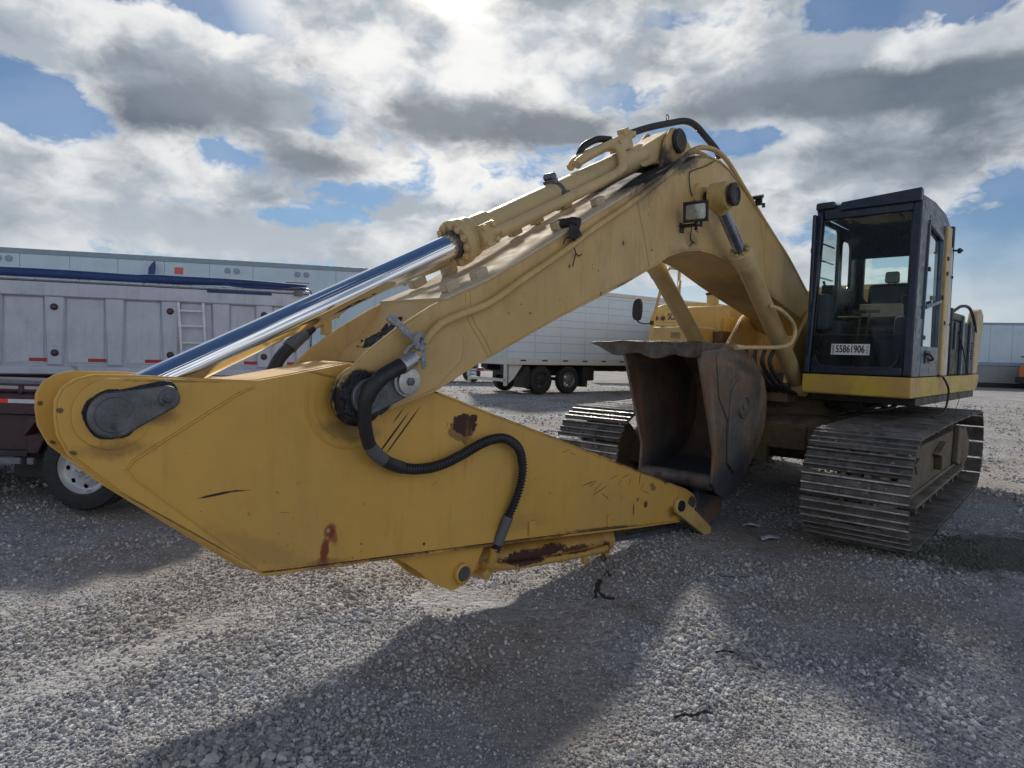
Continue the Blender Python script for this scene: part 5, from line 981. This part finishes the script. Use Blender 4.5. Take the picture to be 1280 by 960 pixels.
# ---------------- silver dump trailer
dt = empty('dump_trailer', (-8.5, 10.8, 0), math.atan2(1.67, 4.62)); tag(dt, 'silver ribbed dump trailer with rolled blue tarp and a ladder on its side', 'trailer')
D = lambda t: t      # local x along side to the right, z up, side face at y=0, body behind (y>0)
zb, zt = .93, 2.57; x0, x1 = -5.2, 4.93
q = MB(); q.bx(x0, x1, .06, 2.45, zb + .02, zt - .06); body = q.build('body', M['silver'], dt); 
TILT = R(-1.2)
xs = [.0, .97, 1.94, 2.62, 3.66, 4.62]
edges = [-4.9, -3.9, -2.9, -1.95, -.97]
ribx = [-4.85, -3.88, -2.9, -1.93, -.80, .82, 1.85, 2.78, 4.10]
ribx = [-4.55, -3.67, -2.79, -1.91, -1.03, -.15, .74, 1.63, 2.50, 3.33, 4.07, 4.76]
r0 = None
for x in ribx:
    if r0 is None: q = MB(); q.add([(-.13, .06, 1.10), (-.10, -.0, 1.12), (.10, -.0, 1.12), (.13, .06, 1.10), (-.17, .06, zt - .30), (-.13, -.0, zt - .30), (.13, -.0, zt - .30), (.17, .06, zt - .30)], [(0, 1, 5, 4), (1, 2, 6, 5), (2, 3, 7, 6), (4, 5, 6, 7), (0, 3, 2, 1)]); r0 = q.build('rib', M['silver'], dt, bevel=.01); o = r0
    else: o = dup(r0, dt)
    o.location = (x, 0, 0)
pn = None
allx = sorted(ribx)
for i in range(len(allx) - 1):
    a, b = allx[i] + .17, allx[i + 1] - .17
    if b - a < .15: continue
    q = MB(); q.bx(a, b, .045, .058, 1.14, zt - .32); q.build('side_panel', M['silver'], dt, bevel=.006)
q = MB(); q.prism_f([(0, zt - .30), (-.02, zt - .28), (-.02, zt - .06), (.06, zt - .04), (.06, zt - .30)], x0, x1); q.build('upper_band', M['silver'], dt, bevel=.006)
q = MB(); q.prism_f([(-.03, zt - .045), (-.055, zt - .02), (-.04, zt + .012), (.10, zt + .012), (.10, zt - .045)], x0, x1 - .05); q.build('top_rail', M['silver2'], dt, bevel=.008)
q = MB(); q.prism_f([(.05, 1.11), (-.02, 1.07), (-.02, zb + .03), (.10, zb), (.3, zb)], x0, x1); q.build('bottom_rail', M['silver'], dt, bevel=.008)
q = MB(); pp = [Vector((x, .12 + .03 * math.sin(x * 1.3), zt + .085 + .008 * math.sin(x * 2.1) + (.02 if x > 2 else 0))) for x in np.linspace(x0, x1 - .1, 50)]; q.tube(pp, [.085 if i < 37 else .085 - .0032 * (i - 37) for i in range(50)], 14); q.build('rolled_tarp', M['tarp'], dt)
q = MB(); q.bx(3.1, 4.2, -.03, -.022, zt - .10, zt - .04); q.bx(-.55, -.38, -.06, -.03, zt - .06, zt - .01); q.tube(spline([(3.3, .02, zt + .10), (3.6, -.03, zt + .04), (4.2, -.03, zt + .03), (4.8, -.03, zt + .04)]), .02, 8); q.build('tarp_strap', M['tarp'], dt)
q = MB(); q.tube(spline([(4.35, -.03, zt + .02), (4.6, -.06, zt + .05), (4.85, -.05, zt + .05), (4.93, -.05, zt - .1), (4.93, -.03, zt - .4), (4.9, -.03, 1.25)], 5), .016, 8); q.bx(4.6, 4.75, -.08, -.02, zt - .08, zt + .03); q.tube([(4.45, -.03, zt + .16), (4.86, -.03, zt + .17)], .012, 8); q.build('tarp_crank', M['steel'], dt)
lad = None
q = MB(); 
for x, dxx in ((2.70, 0), (3.10, 0)): q.bar((x, -.06, 1.15), (x - .06, -.06, zt - .30), .03, .045)
lad = q.build('ladder', M['silver2'], dt, bevel=.004); rg0 = None
for z in (1.25, 1.55, 1.85, 2.12):
    if rg0 is None: q = MB(); q.bx(-.20, .20, -.015, .015, -.015, .015); rg0 = q.build('rung', M['silver2'], lad); rg0.location = (2.87, -.05, z)
    else: dup(rg0, lad, (2.87, -.05, z))
ml = None
for x in (-1.4, -.42 + .0, 1.65, 3.75):
    pass
for x in (-2.79, -1.03, .74, 2.50, 4.07):
    for z in (2.10, 1.32):
        if ml is None:
            q = MB(); q.lathe([(.058, 0), (.058, .012), (.036, .016)], (0, 0, 0), (0, -1, 0), 20); ml = q.build('marker_light', M['black'], dt); q = MB(); q.lathe([(.032, .0), (.026, .012), (.0, .016)], (0, -.015, 0), (0, -1, 0), 16); ml2 = q.build('lens', M['redlens'], ml); o = ml
        else: o = dup(ml, dt); dup(ml2, o)
        o.location = (x, -.002, z)
o = dup(ml, dt); dup(ml2, o); o.location = (4.73, -.002, 1.62)
tpx = [(-.98, -.64, -.28), (-2.1, -1.8, -1.5)]
w0 = None
for a, b in ((.14, 0), (1.0, 0), (1.87, 0), (3.5, 0), (-.75, 0), (-1.6, 0), (4.26, 0)):
    if w0 is None:
        q = MB(); q.bx(0, .22, -.004, 0, -.028, .028); w0 = q.build('grey_reflector', M['silver2'], dt); q = MB(); q.bx(.222, .49, -.004, 0, -.028, .028); r1_ = q.build('red_reflector', M['redtape'], dt); o, o2 = w0, r1_
    else: o, o2 = dup(w0, dt), dup(r1_, dt)
    for k in (o, o2): k.location = (a - .0, .040, 1.20)
q = MB(); q.bx(x0, x1 - .4, .3, 2.2, .78, .93); q.bx(x0, x1 - .6, .55, .70, .45, .80); q.bx(x0, x1 - .6, 1.8, 1.95, .45, .80)
for x in (4.1, 3.2): q.bx(x, x + .12, .35, .47, 0.02, .85); q.bx(x - .1, x + .22, .3, .5, 0.0, .03)
q.prism_f([(.1, .95), (.2, .8), (.5, .75), (.5, .95)], .65, 1.5); q.build('chassis', M['black'], dt, bevel=.01)
q = MB(); q.prism([(1.15, .93), (1.05, 1.10), (.98, 1.12), (1.35, .93)], -.04, -.01); q.build('mud_flap_bracket', M['silver2'], dt)
for x in (-2.6, -3.9): wheel('wheel', dt, (x, .35, .50), .50, .29, .28, (0, -1, 0))

# ---------------- box trailers
def van(root, L, zlo, zhi, wdt, npan, mt, axles, railm, dots=(), land=True, grid=False):
    q = MB(); q.bx(0, L, .02, wdt, zlo, zhi - .01); q.build('body', mt, root)
    pw = L / npan; p0 = None
    for k in range(npan):
        if p0 is None:
            q = MB(); q.bx(.006, pw - .006, 0, .0195, zlo + .22, zhi - .14)
            p0 = q.build('side_panel', mt, root, bevel=.003, seg=1); o = p0
            if grid:
                q = MB()
                for j in range(8): z = zlo + .45 + j * .30 + .04 * (j % 2); q.bx(.03, pw - .03, -.003, 0, z, z + .012)  # seam-coloured strips draw the reflection grid of the quilted panels
                g0 = q.build('panel_reflection_line', M['seam'], p0)
        else:
            o = dup(p0, root)
            if grid: dup(g0, o)
        o.location = (k * pw, 0, 0)
    q = MB(); q.bx(-.02, L + .02, -.025, .05, zhi - .14, zhi); q.bx(-.02, L + .02, .02, wdt, zhi - .008, zhi + .01); q.build('top_rail', railm, root, bevel=.008)
    q = MB(); q.bx(-.02, L + .02, -.02, .05, zlo, zlo + .215); q.build('bottom_rail', railm, root, bevel=.008)
    q = MB(); q.bx(-.03, 0.0, .0, wdt, zlo, zhi); q.build('end_frame', railm, root, bevel=.008)
    q = MB(); q.bx(.3, L - .3, .7, .85, zlo - .25, zlo); q.bx(.3, L - .3, wdt - .85, wdt - .7, zlo - .25, zlo); q.bx(axles[0] - .8, axles[-1] + .8, .5, wdt - .5, zlo - .42, zlo - .2) if axles else None
    for a in axles: q.cyl((a, .3, .5), (a, wdt - .3, .5), .07, n=12); q.bx(a - .09, a + .09, .45, .6, .35, zlo)
    q.build('chassis', M['black'], root)
    for a in axles:
        wheel('wheel', root, (a, .06, .50), .51, .29, .26, (0, -1, 0), 10, M['dullrim'] if a != axles[-1] else M['greyrim']); 
        wheel('wheel', root, (a, wdt - .06, .50), .51, .29, .26, (0, 1, 0), 10)
van1 = empty('box_trailer', (-18.9, 17.27, 0), math.atan2(2.68, 9.56)); tag(van1, 'long pale blue-white box trailer parked behind the silver dump trailer', 'trailer')
van(van1, 16.15, 1.15, 4.10, 2.55, 13, M['van'], (1.6, 2.9), M['seam'])
dl = None
for x, z in ((4.45, 3.80), (10.45, 3.78), (12.5, 3.78), (15.6, 3.68)):
    for e in (0, .26):
        if dl is None: q = MB(); q.lathe([(.09, 0), (.09, .02), (.05, .03)], (0, 0, 0), (0, -1, 0), 16); dl = q.build('vent_disc', M['seam'], van1); o = dl
        else: o = dup(dl, van1)
        o.location = (x + e, -.003, z)
q = MB(); q.bx(8.97, 9.21, -.008, -.003, 3.60, 3.80); q.build('red_square_mark', mat('faded_red_mark', (.60, .10, .09), .5), van1)
q = MB(); q.prism([(8.30, 3.3), (8.33, 3.72), (8.42, 3.86), (8.50, 3.93), (8.51, 3.75), (8.44, 3.3)], -.26, -.20); q.cyl((8.37, -.23, 1.2), (8.37, -.23, 3.32), .03, n=10)
mir = q.build('truck_fender_mirror', M['tarp'], None); tag(mir, 'dark blue pointed mirror sticking up between the tarp roll and the white box trailer', 'mirror'); mir.location = van1.location; mir.rotation_euler = van1.rotation_euler

van2 = empty('reefer_trailer', (-.17, 22.75, 0), math.atan2(4.3, 5.75)); tag(van2, 'white panelled box trailer on two axles seen below the boom', 'trailer')
van(van2, 14.6, 1.06, 3.92, 2.55, 12, M['reefer'], (1.60, 2.95), M['white'], grid=True)
q = MB()
for k in range(14): q.bx(.55 + k * 1.0, .80 + k * 1.0, -.024, -.02, 1.19, 1.24)
q.build('rail_slot', M['black'], van2)
q = MB(); q.prism([(.15, 1.06), (.75, 1.06), (.35, .55), (.15, .40)], .1, .16); q.build('corner_gusset', M['white'], van2, bevel=.01)
for x in (.85, 3.7): q = MB(); q.bx(x, x + .24, .1, .75, .22, 1.0); q.build('mud_flap', M['rubber'], van2, bevel=.01)
q = MB(); q.bx(3.95, 4.4, .2, .6, .45, 1.0); q.build('air_tank', M['black'], van2, bevel=.05)
q = MB(); q.bx(-.06, .06, .08, .16, .3, 1.1); q.bx(-.06, .06, 2.4, 2.48, .3, 1.1); q.bx(-.06, .02, .08, 2.48, .45, .56); q.build('rear_guard', M['white'], van2, bevel=.01)

van3 = empty('far_box_trailer', (21.5, 45.2, 0), -.32); tag(van3, 'distant blue-white box trailer with grey lower skirt at the right edge of the yard', 'trailer')
van(van3, 16.0, 1.38, 4.15, 2.55, 13, M['van'], (), M['seam'])
q = MB(); q.bx(.3, 15.7, .05, .1, .28, 1.38); q.build('side_skirt', M['skirtg'], van3); q = MB(); q.bx(.3, 15.7, .1, 2.4, .02, .27); q.build('shade_strip', M['black'], van3)  # black block below the skirt stands in for the shade there

# ---------------- orange and white truck at the right edge
ot = empty('orange_truck', (31.6, 39.2, 0), R(200)); tag(ot, 'orange and white truck nose beside the distant trailer at the right edge', 'truck')
q = MB(); q.prism([(.0, .55), (-.05, 1.35), (-.6, 1.60), (-1.9, 1.75), (-1.9, .55)], -1.0, 1.0); ohb = q.build('hood', M['orange'], ot, bevel=.12, seg=3)
q = MB(); q.prism([(-1.91, .6), (-1.91, 1.85), (-2.15, 2.15), (-3.4, 2.2), (-3.4, .6)], -1.1, 1.1); q.build('cab', M['white'], ot, bevel=.1, seg=3)
q = MB(); q.bx(.02, .16, -1.05, 1.05, .35, .75); q.build('bumper', M['black'], ot, bevel=.03); q = MB(); q.bx(-.0, .03, -.5, .5, .8, 1.25); q.build('grille', M['white'], ot, bevel=.02)
for sy in (1, -1): wheel('wheel', ot, (-.9, sy * 1.12, .48), .48, .27, .26, (0, sy, 0)); 
q = MB()
for sy in (1, -1): q.tube([(-.9, sy * .8, 1.6), (-.9, sy * 1.15, 2.0)], .02, 6); q.bx(-.95, -.85, sy * 1.05, sy * 1.4, 1.95, 2.02)
q.build('fender_mirror', M['black'], ot)

# ---------------- school bus behind the excavator
bus = empty('school_bus', (4.20, 19.2, 0), -R(17)); tag(bus, 'yellow school bus seen behind the excavator with red lights by its roof sign', 'bus')
q = MB(); q.prism_f(spline2([(-.05, .55), (-.05, 2.2), (.0, 2.70), (.18, 2.95), (.55, 3.06), (1.2, 3.09), (1.85, 3.06), (2.22, 2.95), (2.40, 2.70), (2.45, 2.2), (2.45, .55)], 3), .0, 9.0)
b_ = q.build('body', M['bus'], bus, bevel=.05, seg=3); 
for v in b_.data.vertices: v.co = Vector((v.co.y - .15, v.co.x, v.co.z))
b_.data.flip_normals()
q = MB(); q.bx(.22, 1.95, -.03, -.005, 2.50, 2.86); cap_ = q.build('roof_sign', M['bus'], bus, bevel=.03)
text('sign_text', 'SCHOOL BUS', .27, (.78, -.035, 2.66), (PI / 2, 0, 0), M['ink'], bus, ext=.002, sx=.55, bold=.006)
rl_ = None
for x in (.02, .22, 1.95, 2.12):
    if rl_ is None:
        q = MB(); q.lathe([(.065, 0), (.065, .03), (.05, .035), (.0, .045)], (0, 0, 0), (0, -1, 0), 20); rl_ = q.build('warning_light', M['redlens'], bus); o = rl_
    else: o = dup(rl_, bus)
    o.location = (x - .02, -.03, 2.62)
q = MB(); q.bx(.0, .75, -.008, -.002, 1.75, 2.4); q.bx(.85, 1.5, -.008, -.002, 1.75, 2.4); q.bx(1.6, 2.2, -.008, -.002, 1.75, 2.4); q.build('window', mat('dark_bus_glass', (.02, .04, .07), .1), bus)
q = MB(); q.bx(.45, .75, -.05, .2, 3.0, 3.08); q.build('roof_marker', M['black'], bus)
for x in (.25, 2.05): wheel('wheel', bus, (-.16 if x < 1 else 2.31, 2.4, .5), .5, .28, .26, (-1 if x < 1 else 1, 0, 0))

# ---------------- maroon flatbed trailer at the left
mt_ = empty('flatbed_trailer', (-3.88, 5.86, 0), R(-1.5)); tag(mt_, 'dark maroon flatbed trailer with red and white reflective tape and aluminium wheel', 'trailer')
q = MB(); q.bx(-5.5, .9, .02, 2.3, .93, 1.06); q.bx(-5.5, .9, -.0, .02, .86, 1.05); q.bx(-5.5, -.55, .06, .14, .52, .86); q.prism([(-.55, .86), (-.56, .50), (-.47, .50)] + [(.47 * math.cos(R(a)), .385 + .44 * math.sin(R(a))) for a in range(165, 10, -15)] + [(.47, .50), (.95, .50), (.95, .86)], .03, .10)
q.build('bed_frame', M['maroon'], mt_, bevel=.01)
q = MB(); q.bx(-5.5, -.55, .02, .06, .47, .53); q.bx(-5.4, .8, .5, .62, .55, .93); q.bx(-5.4, .8, 1.7, 1.82, .55, .93); q.bx(-5.4, 1.5, 2.15, 2.2, .30, .93); q.bx(-.9, 1.4, .30, .36, .22, .93); q.cyl((0, .1, .385), (0, 2.2, .385), .05); q.build('underframe_and_dark_sheets', M['black'], mt_, bevel=.008)  # includes sheets added behind wheel and on far side to keep underneath dark
q = MB(); q.bx(-5.5, .9, -.004, .25, 1.075, 1.095); q.bx(-5.5, .9, -.012, .02, 1.125, 1.145)
for k in range(26): q.bx(-5.4 + k * .24, -5.36 + k * .24, -.008, .02, 1.06, 1.13)
q.build('rub_rail', M['maroon'], mt_, bevel=.004)
q = MB(); q.add([(-5.5, .1, 1.23), (.4, -.02, 1.13), (.4, .02, 1.16), (-5.5, .14, 1.26), (-5.5, .1, 1.21), (.4, -.02, 1.11)], [(0, 1, 2, 3), (0, 4, 5, 1)])
for k in range(120): x = -5.5 + k * .05; q.box((x, .10 - .10 * (k / 120) + .02, 1.235 - .095 * k / 120), (.035, .03, .022), Matrix.Rotation(random.uniform(-.3, .3), 3, 'Y'))
q.build('ramp_edge', M['deck'], mt_)
tr_ = tw_ = None
for k in range(9):
    x = -4.6 + k * .62
    if tr_ is None:
        q = MB(); q.bx(0, .18, -.003, 0, -.018, .018); tr_ = q.build('red_tape', M['redbright'], mt_); q = MB(); q.bx(.181, .62, -.003, 0, -.018, .018); tw_ = q.build('white_tape', M['whitetape'], mt_); o, o2 = tr_, tw_
    else: o, o2 = dup(tr_, mt_), dup(tw_, mt_)
    o.location = (x, -.001, .985); o2.location = (x, -.001, .985)
q = MB(); q.bx(-.92, -.62, .03, .06, .40, .46); q.bx(-.56, -.50, .03, .06, .40, .46); q.bx(-2.2, -1.2, .03, .06, .40, .46); q.build('plate', M['deck'], mt_, bevel=.004)
wheel('wheel', mt_, (0, -.02, .385), .385, .235, .22, (0, -1, 0)); wheel('wheel', mt_, (.86, -.02, .385), .385, .235, .22, (0, -1, 0))
q = MB(); q.prism([(-.50, .70), (-.42, .84), (1.25, .84), (1.33, .70), (1.30, .68), (1.20, .80), (-.38, .80), (-.47, .68)], -.10, .14); q.build('fender', M['maroon'], mt_, bevel=.006)

# ---------------- flatbed with racks beyond, left of the white trailer
fb_ = empty('far_flatbed', (-3.6, 30.5, 0), R(8)); tag(fb_, 'distant flatbed trailer stacked with steel racks and dunnage, red and white tape along its side', 'trailer')
q = MB(); q.bx(0, 4.0, 0, 2.4, .55, .68); q.build('bed', M['deck'], fb_)
q = MB()
for k in range(9): q.bx(.1 + k * .45, .2 + k * .45, .0, .1, .68, 1.75 - .05 * (k % 3)); q.bx(.1 + k * .45, .2 + k * .45, 1.5, 1.6, .68, 1.75)
q.bx(0, 3.9, 0, 1.6, 1.15, 1.22); q.bx(.2, 2.8, 0, 1.6, 1.62, 1.70); q.build('rack', M['steel'], fb_)
q = MB()
for k in range(7): q.box((.35 + k * .5, .3 + .2 * (k % 2), .85 + .42 * (k % 2)), (.35, .5, .28))
q.build('load', M['black'], fb_, bevel=.02)
t1 = None
for k in range(6):
    if t1 is None: q = MB(); q.bx(0, .3, -.01, 0, .58, .65); t1 = q.build('red_tape', M['redtape'], fb_); q = MB(); q.bx(.3, .6, -.01, 0, .58, .65); t2 = q.build('white_tape', M['whitetape'], fb_); o, o2 = t1, t2
    else: o, o2 = dup(t1, fb_), dup(t2, fb_)
    o.location = (.1 + k * .62, 0, 0); o2.location = (.1 + k * .62, 0, 0)
for x in (.6, 1.7): wheel('wheel', fb_, (x, .05, .42), .42, .24, .24, (0, -1, 0))
fb2 = empty('far_chassis', (4.2, 33.5, 0), R(5)); tag(fb2, 'distant trailer chassis with cluttered undercarriage and striped tape behind the white trailer wheels', 'trailer')
q = MB(); q.bx(0, 6.0, 0, 2.4, .95, 1.1); q.bx(.2, 5.8, .1, .2, .62, .70)
for k in range(10): q.bx(.2 + k * .55, .3 + k * .55, .1, .2, .62, .98); q.box((.5 + k * .55, .3, .85), (.2, .2, .16), Matrix.Rotation(.4 * k, 3, 'Z'))
q.build('chassis', M['deck'], fb2)
o, o2 = None, None
for k in range(9): a_, b_2 = dup(t1, fb2, (.1 + k * .62, .09, .02)), dup(t2, fb2, (.1 + k * .62, .09, .02))
wheel('wheel', fb2, (3.2, .05, .42), .42, .24, .24, (0, -1, 0))

# ---------------- small things on the ground
def gz(x, y): return float(gheight(np.array(x), np.array(y)))
def rubble(name, x, y, pts, r, label, cat, m_, yaw=0):
    o = MB(); pp = spline(pts, 5); o.tube(pp, [r * (1 + .4 * math.sin(i * 1.7)) * (1 - .5 * abs(i / len(pp) - .5)) for i in range(len(pp))], 7)
    o = o.build(name, m_, None, ang=25); o.location = (x, y, gz(x, y)); o.rotation_euler = (0, 0, yaw); return tag(o, label, cat)
rubble('rubber_scrap', .60, 4.16, [(-.015, 0, .0), (-.02, 0, .05), (-.005, .01, .10), (.01, .0, .12), (.0, 0, .05), (.05, -.02, .012), (.10, -.03, .015)], .012, 'torn black rubber scrap standing up in the gravel below the bucket cylinder', 'debris', M['debris'])
rubble('rubber_strip', .84, 2.78, [(-.09, .0, .012), (-.04, .01, .02), (.0, .0, .02), (.05, .015, .028), (.09, .01, .018)], .008, 'thin black strip lying on the gravel near the bottom of the photo', 'debris', M['debris'], .1)
rubble('rubber_strip', 1.18, 3.35, [(-.07, .0, .012), (-.02, .01, .02), (.03, .0, .02), (.06, .01, .02)], .006, 'short dark twig on the gravel right of the longer black strip', 'debris', M['debris'], -.1)
rubble('bent_twig', 1.62, 4.55, [(-.12, 0, .008), (-.05, .02, .014), (.03, .01, .01), (.12, .03, .012)], .0035, 'dry bent twig on the gravel in front of the near track', 'debris', M['debris'], .05)
rubble('cable_scrap', .72, 4.55, [(-.03, 0, .02), (0, .02, .05), (.01, .0, .02), (.03, .0, .04)], .006, 'wisp of dark wire under the end of the bucket cylinder', 'debris', M['debris'])
for (x, y, w, h, yaw, lab) in ((2.33, 5.72, .10, .06, .2, 'pale blue-grey plastic sheet scrap nearer the camera on the gravel'), (2.31, 6.10, .08, .05, -.3, 'smaller pale plastic scrap just beyond the larger one')):
    q = MB(); q.sheet([[(-w, -h, .01), (-w * .3, -h * 1.1, .03), (w, -h * .7, .012)], [(-w * .9, 0, .02), (0, 0, .04), (w, .01, .02)], [(-w * .7, h, .03), (0, h * .9, .02), (w * .8, h, .012)]]); o = q.build('plastic_scrap', M['scrap'], None, ang=15); o.location = (x, y, gz(x, y) + .01); o.rotation_euler = (0, 0, yaw)
    md = o.modifiers.new('solidify', 'SOLIDIFY'); md.thickness = .002; tag(o, lab, 'plastic scrap')
